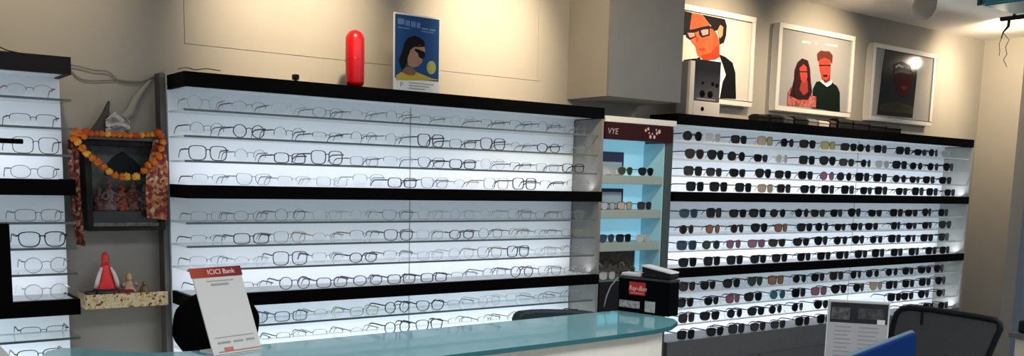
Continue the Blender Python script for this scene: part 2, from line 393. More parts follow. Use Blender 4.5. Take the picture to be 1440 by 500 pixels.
for r, (xs, cs) in enumerate(SUN):
    xs = [int(v) for v in xs.split()]
    z = ROWZ[r]+.002+(.004 if r in (3, 7) else 0); z = .7155 if r == 11 else z
    last = -9
    for i, (px, c) in enumerate(zip(xs, cs)):
        c = c.lower(); x = at(px, {0: 192, 1: 216, 2: 240, 3: 264}.get(r, 300+22*(r-4)), .05).x
        x = max(x, last+.142); last = x
        if x > URX[1]-.08: continue
        k = random.choice(['way', 'square', 'avi', 'round', 'way', 'cat'] if r not in (3, 7, 11) else ['way', 'square', 'square'])
        rn = ORD[r]+' row down' if r else 'top row'
        put_glasses((x, .014 if r in (3, 7, 11) else .036, z+.0006), random.uniform(-.16, .12) if r not in (3, 7, 11) else random.uniform(-.04, .04), k, .0026, 0, FM[LF[c]], LENS[c], 'sunglasses',
                    f'{LADJ[c]} sunglasses, {ORD[i]} from left, {rn} of right-hand display', 'sunglasses', 'sunglasses on the right display', random.uniform(.9, .97))

# ------------------------------------------------------------------ things on the middle top ledge
cap = thing('capsule_case', (1.573, .085, 1.768), 'glossy red capsule-shaped case standing upright on the middle display', 'case')
R_, H_ = .034, .205
prof = [(0, 0)]+[(R_*.97*sin(a*PI/16), R_*.7*(1-cos(a*PI/16))) for a in range(1, 9)]+[(R_, H_*.5-.001)]
MB().lathe(prof, (1.573, .085, 1.768)).build('lower_shell', RED, cap)
prof = [(R_, H_*.5+.001), (R_*.985, H_-R_)]+[(R_*.985*cos(a*PI/16), H_-R_+R_*sin(a*PI/16)) for a in range(1, 9)]
MB().lathe(prof, (1.573, .085, 1.768)).build('upper_shell', RED, cap)
MB().lathe([(R_*.985, H_*.5-.0012), (R_*1.015, H_*.5), (R_*.985, H_*.5+.0012)], (1.573, .085, 1.768)).build('seam_ring', mat('dark_red', (.3, .004, .008), .3), cap)

YB = .085
bl = at(557, 127, YB); tr = at(617, 29, YB)
bx0, bx1, bz0, bz1 = 1.738, 1.928, 1.7688, 2.050
ps = thing('poster_board', ((bx0+bx1)/2, YB+.01, bz0), 'blue advertising board with a person in dark sunglasses and yellow top', 'poster')
MB().box(bx0-.006, bx1+.006, YB+.003, YB+.007, bz0, bz1+.006).build('board', WHITE, ps, .001)
MB().box(bx0, bx1, YB+.001, YB+.003, bz0+.052, bz1).build('printed_sheet', mat('poster_blue', (.016, .06, .19), .6, spec=.1), ps)
MB().prism([(bx0+.05, YB+.007, bz0), (bx1-.05, YB+.007, bz0), (bx1-.05, YB+.07, bz0), (bx0+.05, YB+.07, bz0)], (0, 0, .003)).build('foot', WHITE, ps)
def art(name, pts, Y, m, parent, t=.0006):
    return MB().prism([at(px, py, Y) for px, py in pts], (0, -t, 0)).build(name, m, parent)
SKIND = mat('print_brown_skin', (.20, .105, .065), .5); HAIR = mat('print_black_hair', (.008, .007, .008), .5)
YEL = mat('print_yellow', (.50, .37, .05), .5)
Y1 = YB+.0008
art('yellow_top', [(557, 106), (564, 101), (572, 104), (582, 100), (590, 103), (600, 107), (606, 110), (616, 112), (616, 112.8), (557, 112)], Y1, YEL, ps)
art('neck', [(567, 94), (578, 94), (586, 101), (582, 106), (572, 105), (566, 101)], Y1-.0008, SKIND, ps)
art('hair', [(563, 92), (561, 84), (566, 72), (569, 60), (574, 53), (583, 50), (591, 53), (597, 59), (597, 66), (590, 66), (582, 66), (577, 74), (573, 82), (570, 95), (566, 98)], Y1-.0016, HAIR, ps)
art('face', [(577, 70), (583, 65), (591, 63), (597, 66), (598, 73), (595, 80), (593, 88), (588, 93), (581, 95), (574, 92), (573, 82)], Y1-.0016, mat('print_tan_skin', (.36, .20, .13), .5), ps)
art('printed_sunglasses', [(584, 68), (590, 70), (597, 73), (598, 79), (594, 83), (589, 80), (588, 75), (583, 71)], Y1-.0026, HAIR, ps)
art('mouth', [(587, 86), (591, 87), (589, 89)], Y1-.0026, mat('print_lips', (.45, .12, .10), .5), ps)
ctr = at(606.5, 95, Y1)
art('badge', [(606.5+6.5*cos(2*PI*k/20), 95+9.5*sin(2*PI*k/20)) for k in range(20)], Y1-.0008, mat('print_pale_green', (.30, .38, .16), .5), ps)
art('badge_centre', [(606.5+3.5*cos(2*PI*k/16), 95+5*sin(2*PI*k/16)) for k in range(16)], Y1-.0016, YEL, ps)
mb = MB()
for (x0, x1, z0, z1) in [(.010, .038, .246, .266), (.042, .062, .243, .263), (.066, .086, .241, .262), (.090, .106, .240, .260), (.112, .140, .237, .244), (.146, .172, .236, .243), (.010, .06, .232, .236), (.112, .165, .228, .232)]:
    mb.box(bx0+x0, bx0+x1, YB+.0004, YB+.001, bz0+z0, bz0+z1)
mb.build('heading_letters', mat('print_pale_blue', (.12, .20, .36), .5), ps)
text_part('logo_mark', 'P', .026, (bx0+.022, YB+.003, bz0+.020), (1, 0, 0), (0, 0, 1), INK, ps)
mb = MB()
for k in range(3): mb.box(bx0+.06, bx1-.02-.02*k, YB+.0024, YB+.003, bz0+.036-.010*k, bz0+.040-.010*k)
mb.build('text_lines', INKL, ps)
nb = thing('mini_camera', (1.322, .03, 1.768), 'small black clip camera standing alone on the middle top ledge', 'camera')
MB().box(1.312, 1.332, .022, .042, 1.774, 1.792).build('body', BLACKM, nb, .003)
MB().lathe([(0, 0), (.013, 0), (.012, .003), (.004, .005), (.004, .007)], (1.322, .032, 1.768), 14).build('foot', BLACKM, nb)
MB().lathe([(.006, -.003), (.006, .003), (0, .003)], (1.322, .020, 1.784), 12, axis='y').build('lens', DKMET, nb)

# ------------------------------------------------------------------ cabinet between the displays
cb = thing('lit_cabinet', (2.93, .1, 0), 'blue-lit glass cabinet with a maroon header between the two big displays', 'display cabinet')
x0, x1 = 2.716, 3.150
CABD = .24
INT = mat('cabinet_blue_back', (.45, .70, .80), .5, emit=(.30, .75, 1.0), es=.40)
CABG = mat('cabinet_green_grey', (.055, .075, .075), .25)
MB().box(x0, x1-.046, .15, CABD, .0, 1.735).build('back_panel', INT, cb)
MB().box(x1-.045, x1, .012, CABD-.013, .0, 1.70).build('right_frame', CABG, cb, .004)
MB().box(x1-.052, x1-.046, .02, .149, 1.03, 1.635).build('inner_side', mat('cabinet_side_glass', (.30, .52, .58), .2, emit=(.30, .75, 1.0), es=.10), cb)
MB().box(x0, x1, -.004, CABD-.013, 1.712, 1.738).build('cornice', mat('cabinet_white_top', (.70, .70, .66), .4), cb, .003)
hd = MB().box(x0, x1-.02, -.002, .03, 1.640, 1.711).build('header_sign', mat('maroon_sign', (.030, .003, .004), .5, spec=.15), cb)
text_part('lettering', 'VYE', .036, (x0+.012, -.002, 1.662), (1, 0, 0), (0, 0, 1), mat('sign_grey_letter', (.42, .34, .34), .5), cb, shear=.15)
mb = MB()
for k, (u, v, rr) in enumerate([(.24, .045, .006), (.255, .052, .006), (.27, .018, .007), (.295, .018, .007), (.31, .035, .006), (.325, .043, .008), (.282, .032, .004), (.305, .05, .004), (.262, .034, .004)]):
    mb.prism([(x0+u+rr*cos(2*PI*j/10), -.0021, 1.642+v+rr*sin(2*PI*j/10)*1.2) for j in range(10)], (0, -.0006, 0))
mb.build('dot_pattern', mat('sign_pink_dot', (.62, .40, .38), .5), cb)
SHELFG = mat('cabinet_shelf_grey_green', (.30, .36, .33), .4)
for zt in (1.487, 1.335, 1.190): MB().box(x0, x1-.053, .018, .149, zt-.038, zt).build('shelf', SHELFG, cb, .002)
MB().box(x0, x1-.053, .0, .149, .0, 1.02).build('lower_body', BLACKM, cb)
MB().box(x0, x1-.053, .003, .149, 1.021, 1.027).build('lower_glass_shelf', mat('cabinet_lower_glass', (.10, .16, .15), .12), cb)
LB = mat('light_box_label', (.42, .60, .68), .5); NAVY = mat('navy_card', (.02, .03, .09), .5)
for nm, lab, xa, xb, za, zb, m in (('display_card', 'navy and white card standing on the upper cabinet shelf', at(846, 220, .132).x, at(878, 220, .132).x, 1.487, 1.592, NAVY), ('display_card', 'white card with a dark rim on the middle cabinet shelf', at(846, 270, .132).x, at(877, 270, .132).x, 1.335, 1.428, NAVY)):
    t = thing(nm, ((xa+xb)/2, .12, za), lab, 'card', 'cards in the lit cabinet')
    MB().box(xa, xb, .135, .14, za+.001, zb).build('board', m, t)
    MB().box(xa+.006, xb-.012, .133, .1345, za+.004, zb-(.045 if za > 1.4 else .016)).build('printed_sheet', mat('pale_card', (.55, .66, .72), .5), t)
cabg = [(2.775, 1.487, 'clear', 'c'), (2.885, 1.487, 'green', 'g'), (3.005, 1.487, 'black', 'k'),
        (2.78, 1.335, 'grey', 'c'), (2.89, 1.335, 'brown', 'i'), (3.005, 1.335, 'brown', 'n'),
        (2.78, 1.190, 'blue', 'b'), (2.89, 1.190, 'black', 'k'), (3.005, 1.190, 'clear', 'c')]
rowname = {1.487: 'upper', 1.335: 'middle', 1.190: 'lower'}; cnt = {}; yy = {}
for x, z, f, l in cabg:
    cnt[z] = cnt.get(z, 0)+1
    put_glasses((x, .030 if cnt[z] % 2 else .038, z+.0008), random.uniform(-.05, .05), random.choice(['way', 'avi', 'square']), .0024, 0, FM[f], LENS[l], 'sunglasses',
                f'{LADJ[l]} sunglasses, {ORD[cnt[z]-1]} from left on {rowname[z]} shelf of blue-lit cabinet', 'sunglasses', 'sunglasses in the lit cabinet', .72)
# clutter low in the cabinet
for k, (x, y, f, l, nm) in enumerate([(2.775, .012, 'green', 'c', 'leftmost'), (2.895, .012, 'brown', 'n', 'second'), (3.015, .012, 'clear', 'c', 'third'), (3.02, .20, 'silver', 'i', 'hindmost')]):
    if k == 3: continue
    put_glasses((x, y, 1.0278), random.uniform(-.06, .06), 'square', .003, 0, FM[f], LENS[l], 'sunglasses', f'{LADJ[l]} sunglasses, {nm} on the bottom ledge of blue-lit cabinet', 'sunglasses', 'sunglasses in the lit cabinet', .72)
cb2 = thing('eyewear_rack', (2.90, .19, 1.0275), 'jumbled rack of brown and clear frames behind the black branded box', 'rack')
mb = MB(); mb.box(2.80, 3.06, .142, .147, 1.0275, 1.14); mb.build('rack_board', mat('rack_brown', (.10, .075, .06), .6, noise_amt=.5, scale=60), cb2)
random.seed(11)
for k in range(7):
    xa = 2.815+.035*k; za = 1.05+.06*random.random()
    MB().tube([(xa, .138, za), (xa+.012, .125, za+.012), (xa+.024, .125, za-.004), (xa+.03, .138, za-.016)], .0022, 6).build('hook', [FM['clear'], FM['silver'], FM['green'], FM['brown']][k % 4], cb2)
random.seed(7)

# ------------------------------------------------------------------ things on the right top ledge and the posters
ZT = 1.774
ds = thing('product_stand', (3.39, .08, ZT), 'black and white countertop stand with small dark lenses before the left poster', 'stand')
MB().box(3.275, 3.306, .045, .125, ZT, ZT+.25).build('side_block', mat('stand_off_white', (.36, .34, .325), .5), ds, .003)
MB().box(3.307, 3.490, .045, .125, ZT, ZT+.070).build('white_base', mat('stand_off_white', (.36, .34, .325), .5), ds, .003)
MB().box(3.307, 3.490, .05, .125, ZT+.071, ZT+.262).build('dark_panel', ramp_mat('stand_dark_print', [(0, (.05, .05, .06)), (.4, (.02, .02, .028)), (.75, (.004, .005, .006))], 'axis', axis=2, rough=.3), ds, .003)
for (u, v, r_) in [(.06, .105, .018), (.115, .105, .018), (.13, .155, .011), (.16, .150, .011), (.06, .035, .011), (.06, .155, .008)]:
    MB().prism([(3.307+u+r_*cos(2*PI*j/14), .0445 if v < .07 else .0495, ZT+v+r_*sin(2*PI*j/14)*.9) for j in range(14)], (0, -.001, 0)).build('mounted_lens', BLACK, ds)
mb = MB(); mb.box(3.33, 3.46, .0485, .0495, ZT+.078, ZT+.084)
mb.build('text_line', INK, ds)
# dark cases and small goods along the ledge
cs = []
x = 3.80
lots = [(3.80, .075, .040, 'k'), (3.90, .085, .044, 'k'), (4.005, .07, .040, 's'), (4.09, .10, .046, 'k'), (4.205, .075, .040, 'g'), (4.295, .09, .036, 'w'), (4.40, .05, .042, 'b'), (4.47, .13, .058, 'k'), (4.615, .14, .056, 'k'), (4.77, .15, .048, 'k'), (4.935, .15, .044, 'k')]
CM = {'k': BLACKM, 's': mat('case_silver_black', (.05, .05, .055), .4, noise_amt=.9, scale=40), 'g': mat('case_grey', (.18, .17, .17), .5), 'w': mat('case_beige', (.42, .36, .32), .5), 'b': mat('case_brown', (.04, .02, .015), .4)}
CN = {'k': 'black', 's': 'mottled silver and black', 'g': 'grey', 'w': 'beige', 'b': 'brown'}
for i, (x, w_, h, c) in enumerate(lots):
    t = thing('eyewear_case', (x+w_/2, .09, ZT), f'{CN[c]} eyewear case, {ORD[i]} from left along the ledge under the posters', 'case', 'cases on the right top ledge')
    y0, y1 = .055, .125
    sec = [(y0, 0), (y1, 0), (y1+.003, h*.35), (y1-.006, h*.8), (y1-.02, h), (y0+.02, h), (y0+.006, h*.8), (y0-.003, h*.35)]
    lo = [(x, a, ZT+min(b_, h*.5)) for a, b_ in sec]
    MB().box(x, x+w_, y0, y1, ZT, ZT+h*.5).build('base_shell', CM[c], t, .004)
    MB().prism([(x, a, ZT+h*.5+b_*.5) for a, b_ in sec], (w_, 0, 0)).build('lid', CM[c], t, .002)
def poster(x0, x1, z0, z1, label):
    t = thing('framed_poster', ((x0+x1)/2, .22, z0), label, 'poster')
    fw = .026; yf = .205
    mb = MB(); mb.box(x0, x1, yf, YW-.001, z0, z0+fw); mb.box(x0, x1, yf, YW-.001, z1-fw, z1); mb.box(x0, x0+fw, yf, YW-.001, z0+fw, z1-fw); mb.box(x1-fw, x1, yf, YW-.001, z0+fw, z1-fw)
    mb.build('frame', mat('poster_frame_white', (.50, .485, .46), .35), t, .002)
    return t, yf+.010
def sheet(t, x0, x1, z0, z1, Y, m):
    return MB().box(x0+.027, x1-.027, Y, Y+.004, z0+.027, z1-.027).build('printed_sheet', m, t)
SKINR = ramp_mat('print_orange_skin', [(.3, (.33, .042, .014)), (.7, (.42, .080, .028))], scale=14, rough=.4)
PB = mat('print_jacket_black', (.005, .005, .006), .4)
PW = mat('print_white_sheet', (.40, .385, .35), .35)
t, Y = poster(3.225, 3.92, 1.86, 2.312, 'white-framed poster of a person in glasses and black jacket, half behind grey panel')
sheet(t, 3.225, 3.92, 1.86, 2.312, Y, PW)
q = Y-.0002
art('hair', [(955, 13), (973, 18), (974.5, 30), (973, 44), (967, 49), (955, 50)], q, HAIR, t)
art('hair', [(988, 20.5), (1005, 24), (1019, 27), (1022, 36), (1021, 50), (1018, 60), (1012, 63), (1010, 42), (1004, 44), (1000, 36), (994, 29)], q-.0010, HAIR, t)
art('face', [(973, 18), (980, 19), (990, 21), (997, 33), (1001, 40), (1006, 44), (1009, 50), (1012, 60), (1012, 80), (1006, 84), (990, 85), (981, 78), (978, 66), (972, 58), (968, 50), (970, 40)], q-.0008, SKINR, t)
art('ear', [(1009, 42), (1013, 35), (1017, 38), (1016, 50), (1012, 54)], q-.0016, mat('print_pale_skin', (.50, .17, .09), .4), t)
art('printed_glasses', [(964, 42), (975, 41), (990, 37), (997, 36), (1010, 40), (1010, 42), (998, 40), (991, 41), (976, 46), (966, 46)], q-.0016, HAIR, t)
art('printed_lens', [(966, 45), (976, 44), (977, 51), (970, 53)], q-.0014, mat('print_lens_grey', (.36, .17, .16), .4), t)
art('printed_lens', [(985, 42), (996, 41), (996, 48), (988, 50)], q-.0014, MATS['print_lens_grey'], t)
art('printed_rim', [(964, 44), (976, 42), (979, 52), (970, 56), (965, 52)], q-.0011, HAIR, t)
art('printed_rim', [(983, 41), (998, 39), (998, 50), (987, 53), (983, 49)], q-.0011, HAIR, t)
art('jaw_shadow', [(985, 78), (1000, 74), (1010, 62), (1012, 80), (1006, 84), (990, 85)], q-.0011, mat('print_shadow_orange', (.25, .028, .012), .5), t)
art('nose_shadow', [(980, 50), (983, 56), (980, 60), (978, 56)], q-.0015, mat('print_deep_orange', (.30, .03, .014), .4), t)
art('lips', [(983, 68), (991, 67), (993, 71), (985, 72)], q-.0015, MATS['print_deep_orange'], t)
art('shirt', [(985, 80), (1008, 78), (1016, 92), (1020, 110), (1015, 138), (990, 138)], q-.0004, mat('print_shirt_white', (.70, .68, .64), .4), t)
art('jacket', [(950, 100), (962, 92), (975, 84), (984, 80), (990, 100), (1000, 134), (960, 132), (950, 120)], q-.0006, PB, t)
art('jacket', [(1011, 76), (1020, 80), (1030, 88), (1034, 102), (1035, 139), (1012, 138), (1016, 115), (1021, 105), (1017, 92)], q-.0006, PB, t)
t, Y = poster(4.112, 4.795, 1.858, 2.312, 'white-framed poster of a dark-haired woman and a man in black, middle of three')
sheet(t, 4.112, 4.795, 1.858, 2.312, Y, mat('print_pale_grey_sheet', (.22, .215, .22), .3))
q = Y-.0002
art('man_sweater', [(1141, 152), (1143, 125), (1148, 115), (1157, 113), (1163, 119), (1170, 116), (1177, 121), (1181, 130), (1181, 157)], q, mat('print_green_black', (.003, .006, .0045), .4), t)
art('man_collar', [(1153, 114), (1158, 111), (1163, 118), (1170, 112), (1169, 118), (1163, 122)], q-.0004, MATS['print_shirt_white'], t)
art('man_face', [(1151, 84), (1160, 80), (1168, 84), (1168, 100), (1167, 113), (1160, 117), (1156, 111), (1153, 99)], q-.0008, mat('print_red_skin', (.28, .035, .022), .4), t)
art('man_hair', [(1150, 86), (1149, 76), (1154, 71), (1160, 72), (1166, 72), (1171, 78), (1170, 90), (1167, 84), (1159, 81), (1153, 84)], q-.0012, mat('print_rust_hair', (.075, .018, .012), .5), t)
art('man_eyes', [(1152, 91), (1168, 91), (1168, 93), (1160, 92.5), (1152, 93)], q-.0014, PB, t)
art('woman_dress', [(1107, 148), (1108, 130), (1113, 122), (1122, 122), (1133, 124), (1141, 134), (1148, 136), (1147, 151)], q-.0016, ramp_mat('print_red_dress', [(.35, (.14, .02, .018)), (.65, (.34, .10, .085))], scale=50), t)
art('woman_hair', [(1113, 126), (1117, 112), (1118, 98), (1122, 87), (1128, 82), (1136, 85), (1139, 96), (1140, 112), (1142, 130), (1136, 140), (1122, 140), (1110, 134)], q-.0022, mat('print_dark_red_hair', (.018, .005, .006), .5), t)
art('woman_face', [(1124, 96), (1130, 90), (1136, 96), (1136, 108), (1131, 117), (1126, 112)], q-.0028, MATS['print_red_skin'], t)
art('woman_eyes', [(1124, 100), (1136, 100), (1136, 101.5), (1124, 101.5)], q-.0034, PB, t)
art('man_mouth', [(1157, 105), (1164, 105), (1163, 108), (1158, 108)], q-.0014, PB, t)
art('man_jaw_shadow', [(1155, 106), (1158, 112), (1164, 112), (1167, 104), (1167, 113), (1160, 117), (1156, 111)], q-.0011, mat('print_dark_crimson', (.12, .012, .010), .5), t)
art('woman_mouth', [(1128, 109), (1134, 109), (1131, 112)], q-.0034, mat('print_bright_red', (.40, .02, .02), .5), t)
art('woman_hair_lock', [(1134, 90), (1138, 98), (1138, 118), (1141, 134), (1137, 134), (1136, 112), (1135, 98)], q-.0040, MATS['print_dark_red_hair'], t)
art('woman_hair_lock', [(1125, 90), (1122, 102), (1124, 120), (1120, 138), (1116, 132), (1119, 108)], q-.0040, MATS['print_dark_red_hair'], t)
art('woman_neck', [(1127, 114), (1135, 112), (1138, 128), (1130, 134), (1124, 126)], q-.0026, mat('print_deep_red_skin', (.18, .025, .02), .4), t)
mb = MB()
for px, wv in ((1128, 12), (1146, 3), (1160, 18)): mb.prism([at(px, 57+(px-1128)*.12, q), at(px+wv, 57+(px+wv-1128)*.12, q), at(px+wv, 60+(px+wv-1128)*.12, q), at(px, 60+(px-1128)*.12, q)], (0, -.0005, 0))
mb.build('text_line', INKL, t)
t, Y = poster(4.982, 5.672, 1.856, 2.30, 'white-framed poster of a shadowy dark portrait, right-hand of the three posters')
sheet(t, 4.982, 5.672, 1.856, 2.30, Y, mat('print_grey_sheet', (.24, .235, .23), .12))
q = Y-.0002
art('portrait_ground', [(1245, 67), (1291, 76), (1289, 110), (1283, 166), (1233, 161), (1238, 120), (1240, 100)], q, mat('print_near_black', (.006, .006, .007), .16, spec=.35), t)
art('portrait_face', [(1256, 90), (1268, 86), (1280, 92), (1284, 106), (1282, 120), (1276, 136), (1268, 138), (1261, 128), (1256, 110)], q-.0008, mat('print_dark_plum_skin', (.045, .012, .012), .16), t)
art('portrait_lips', [(1266, 122), (1272, 120), (1277, 123), (1271, 127)], q-.0014, mat('print_plum_lips', (.13, .02, .03), .3), t)
art('portrait_eyes', [(1258, 100), (1266, 98), (1282, 102), (1282, 105), (1266, 102), (1258, 104)], q-.0014, MATS['print_near_black'], t)
art('portrait_brow_light', [(1259, 93), (1264, 90), (1271, 93), (1270, 96), (1264, 93), (1260, 96)], q-.0014, mat('print_grey_glint', (.30, .29, .28), .3), t)
art('portrait_collar', [(1238, 146), (1262, 142), (1284, 150), (1284, 160), (1236, 156)], q-.0008, mat('print_olive', (.035, .033, .022), .3), t)

# ------------------------------------------------------------------ shrine niche
sh = thing('wall_shrine', (.79, .2, 1.255), 'dark carved wooden shrine box hung with marigolds between two displays', 'shrine')
DW = ramp_mat('shrine_dark_wood', [(.3, (.006, .005, .0045)), (.7, (.022, .018, .016))], scale=25)
sx0, sx1, sz0, sz1, sy = .672, .912, 1.262, 1.548, .15
fr = MB(); fw = .018
fr.box(sx0, sx1, sy, YW-.001, sz1-.016, sz1); fr.box(sx0, sx1, sy, YW-.001, sz0, sz0+.012)
fr.box(sx0, sx0+fw, sy, YW-.001, sz0+.012, sz1-.016); fr.box(sx1-fw, sx1, sy, YW-.001, sz0+.012, sz1-.016)
fr.build('frame', DW, sh, .002)
MB().box(sx0-.006, sx1+.006, sy-.012, YW-.001, sz1+.0005, sz1+.016).build('cornice', mat('shrine_cornice', (.06, .05, .047), .5, noise_amt=.3), sh, .003)
MB().box(sx0+fw, sx1-fw, .225, YW-.002, sz0+.012, sz1-.016).build('back_board', mat('shrine_grey_back', (.065, .068, .066), .4, noise_amt=.5, scale=30), sh)
arch = [(.745, 1.44), (.75, 1.47), (.77, 1.495), (.80, 1.515), (.83, 1.495), (.862, 1.46), (.875, 1.44)]
MB().prism([(a, .2235, b_) for a, b_ in arch], (0, -.01, 0)).build('arch', BLACKM, sh)
IDR = ramp_mat('idol_red_mottle', [(.3, (.010, .006, .006)), (.45, (.10, .025, .018)), (.58, (.13, .10, .09)), (.7, (.012, .012, .010)), (.85, (.08, .03, .02))], scale=90)
FIGM = [IDR, ramp_mat('figure_grey_mottle', [(.35, (.03, .025, .025)), (.5, (.16, .14, .14)), (.65, (.12, .03, .025))], scale=80), ramp_mat('figure_red_mottle', [(.35, (.05, .01, .008)), (.5, (.22, .05, .03)), (.68, (.16, .11, .05))], scale=90)]
for k, (x_, h_, w_) in enumerate([(.718, .075, .020), (.748, .100, .026), (.785, .088, .027), (.822, .105, .026), (.858, .085, .024)]):
    z_ = 1.3245; y_ = .186
    prof = [(0, 0), (w_, 0), (w_*1.05, h_*.12), (w_*.8, h_*.30), (w_*.62, h_*.48), (w_*.75, h_*.60), (w_*.32, h_*.70), (w_*.42, h_*.78), (w_*.40, h_*.86), (w_*.28, h_*.92), (w_*.10, h_*1.02), (0, h_*1.04)]
    d_ = MB().lathe(prof, (x_, y_, z_), 14, sy=.75)
    for s_ in (-1, 1): d_.tube([(x_+s_*w_*.6, y_-.006, z_+h_*.58), (x_+s_*w_*1.0, y_-.012, z_+h_*.42), (x_+s_*w_*.55, y_-.020, z_+h_*.36)], w_*.17, 6)
    d_.build('deity_figure', FIGM[k % 3], sh)
MB().box(sx0+fw, sx1-fw, .165, .222, sz0+.0125, sz0+.062).build('plinth', mat('shrine_plinth', (.012, .013, .012), .25), sh)
MB().box(sx0+fw, sx1-fw, .158, .161, sz0+.014, sz0+.026).build('glass_strip', mat('shrine_glass_strip', (.09, .095, .085), .15, noise_amt=.6, scale=60), sh)
sp = [(128, 184), (138, 171), (146, 158), (151, 148), (154.5, 141), (155, 146), (153, 160), (151, 172), (148, 186)]
MB().prism([at(a, b_, .20) for a, b_ in sp], (0, .03, 0)).build('spire', mat('spire_dark', (.02, .014, .012), .5), sh, .002)
gar = thing('marigold_garland', (.79, .13, 1.56), 'orange marigold garland looped across the dark shrine', 'garland')
OR = [ramp_mat('marigold_orange', [(.3, (.40, .065, .012)), (.7, (.66, .20, .025))], scale=120), ramp_mat('marigold_deep', [(.3, (.34, .035, .012)), (.7, (.52, .10, .018))], scale=120), ramp_mat('marigold_yellow', [(.3, (.55, .22, .02)), (.7, (.75, .42, .06))], scale=120)]
def along(pts, n):
    L = [0]; P = [Vector((*p, 0)) for p in pts]
    for a, b_ in zip(P, P[1:]): L.append(L[-1]+(b_-a).length)
    out = []
    for i in range(n):
        d = L[-1]*i/(n-1)
        j = max(k for k in range(len(L)-1) if L[k] <= d+1e-9); u = (d-L[j])/(L[j+1]-L[j])
        p = P[j].lerp(P[j+1], u); out.append((p.x, p.y))
    return out
fl = [(p, .010) for p in along([(128, 187), (160, 189), (190, 190), (215, 189)], 12)]
fl += [(p, .0125) for p in [(104, 194), (112, 188), (118, 191), (106, 186), (109, 199), (121, 185)]]
fl += [(p, .0115) for p in along([(116, 208), (124, 218), (136, 226), (150, 238), (160, 246), (172, 248)], 8)]
fl += [((178, 248), .013), ((191, 248), .013)]
fl += [(p, .0115) for p in along([(202, 240), (210, 230), (218, 222), (225, 211), (229, 200), (226, 190)], 7)]
fl += [((222, 186), .012), ((216, 228), .011), ((223, 220), .012)]
string = [at(p[0], p[1], .1275) for p in along([(104, 190), (116, 208), (136, 228), (160, 246), (190, 249), (210, 230), (228, 205), (226, 188), (190, 190), (128, 187), (106, 190)], 40)]
MB().tube(string, .0018, 5).build('string', OR[1], gar)
random.seed(5)
for k, (p, r_) in enumerate(fl):
    c = at(p[0], p[1], .131 if k < 18 else .118); r_ *= .97
    MB().ball(c, r_, r_*.8, r_*.92, 14, 10, jit=.55, seed=k).build('flower', OR[random.choice([0, 0, 1, 2]) if k not in (26, 27) else 2], gar)
CLOTH = ramp_mat('red_print_cloth', [(0, (.06, .014, .014)), (.35, (.15, .035, .025)), (.6, (.24, .09, .05)), (.8, (.09, .02, .028)), (.92, (.32, .2, .13))], 'voronoi', 110, .8, True)
CLOTH2 = ramp_mat('rust_print_cloth', [(0, (.20, .035, .025)), (.35, (.38, .12, .05)), (.6, (.42, .24, .11)), (.8, (.20, .05, .06)), (.92, (.48, .38, .26))], 'voronoi', 90, .8, True)
def drape(name, left, right, Y, m, label, wav=.006):
    n = len(left); mb = MB(); k = 9; vs = []; 
    for (lx, ly), (rx, ry) in zip(left, right):
        for j in range(k):
            u = j/(k-1); p = at(lx+(rx-lx)*u, ly+(ry-ly)*u, Y); p.y += wav*sin(u*PI*4+ly*.03); vs.append(p)
    m2 = len(vs); vs2 = vs+[p+Vector((0, .003, 0)) for p in vs]
    fs = []
    for i in range(n-1):
        for j in range(k-1):
            a = i*k+j; fs += [(a, a+1, a+k+1, a+k), (m2+a, m2+a+k, m2+a+k+1, m2+a+1)]
    for j in range(k-1): fs += [(j, m2+j, m2+j+1, j+1), ((n-1)*k+j, (n-1)*k+j+1, m2+(n-1)*k+j+1, m2+(n-1)*k+j)]
    for i in range(n-1): fs += [(i*k, (i+1)*k, m2+(i+1)*k, m2+i*k), (i*k+k-1, m2+i*k+k-1, m2+(i+1)*k+k-1, (i+1)*k+k-1)]
    mb.add(vs2, fs, 0, True); o = mb.build(name, m); return tag(o, label, 'cloth')
drape('hanging_cloth', [(95, 196), (96, 220), (98, 250), (100, 280), (103, 310), (107, 343)], [(112, 196), (112, 220), (113, 250), (115, 280), (117, 310), (120, 346)], .155, CLOTH, 'narrow dark red printed cloth strip hanging left of the shrine')
drape('printed_shawl', [(216, 196), (212, 215), (207, 235), (205, 262), (206, 285), (207, 306)], [(229, 196), (234, 215), (237, 235), (237, 262), (236, 285), (235, 309)], .131, CLOTH2, 'rust and cream printed shawl hanging over the shrine right side', .0035)
mb = MB(); vs = []
n = 9
for i in range(n):
    for j in range(n):
        u, v = i/(n-1), j/(n-1)
        p = at(149+u*34, 187-v*(32-14*abs(u-.45)*2), .185+.03*noise.noise(Vector((u*4, v*4, 2)))); vs.append(p)
m2 = len(vs)
fs = [(i*n+j, i*n+j+1, (i+1)*n+j+1, (i+1)*n+j) for i in range(n-1) for j in range(n-1)]
fs += [tuple(m2+k for k in f[::-1]) for f in fs]
mb.add(vs+[p+Vector((0, .006, 0)) for p in vs], fs)
tag(mb.build('crumpled_cloth', mat('white_crumpled_cloth', (.45, .43, .42), .6, noise_amt=.2)), 'crumpled white cloth lying on top of the shrine', 'cloth')
st = [(163, 178), (172, 165), (184, 156), (190, 140), (200, 126), (212, 112)]
wd = [7, 8, 9, 7, 5, 2]
mb = MB(); vs = []
for (a, b_), w_ in zip(st, wd):
    vs += [at(a-w_*.5, b_-w_*.4, .235), at(a+w_*.6, b_+w_*.5, .232)]
fs = [(2*i, 2*i+1, 2*i+3, 2*i+2) for i in range(len(st)-1)]; m2 = len(vs)
mb.add(vs+[p+Vector((0, .004, 0)) for p in vs], fs+[tuple(m2+k for k in f[::-1]) for f in fs]+[(2*i, 2*i+2, m2+2*i+2, m2+2*i) for i in range(len(st)-1)]+[(2*i+1, m2+2*i+1, m2+2*i+3, 2*i+3) for i in range(len(st)-1)], 0, True)
tag(mb.build('paper_streamer', mat('pale_streamer', (.27, .255, .22), .8)), 'pale paper streamer rising from the shrine toward the cables', 'streamer')
CAB = mat('olive_cable', (.12, .12, .085), .6)
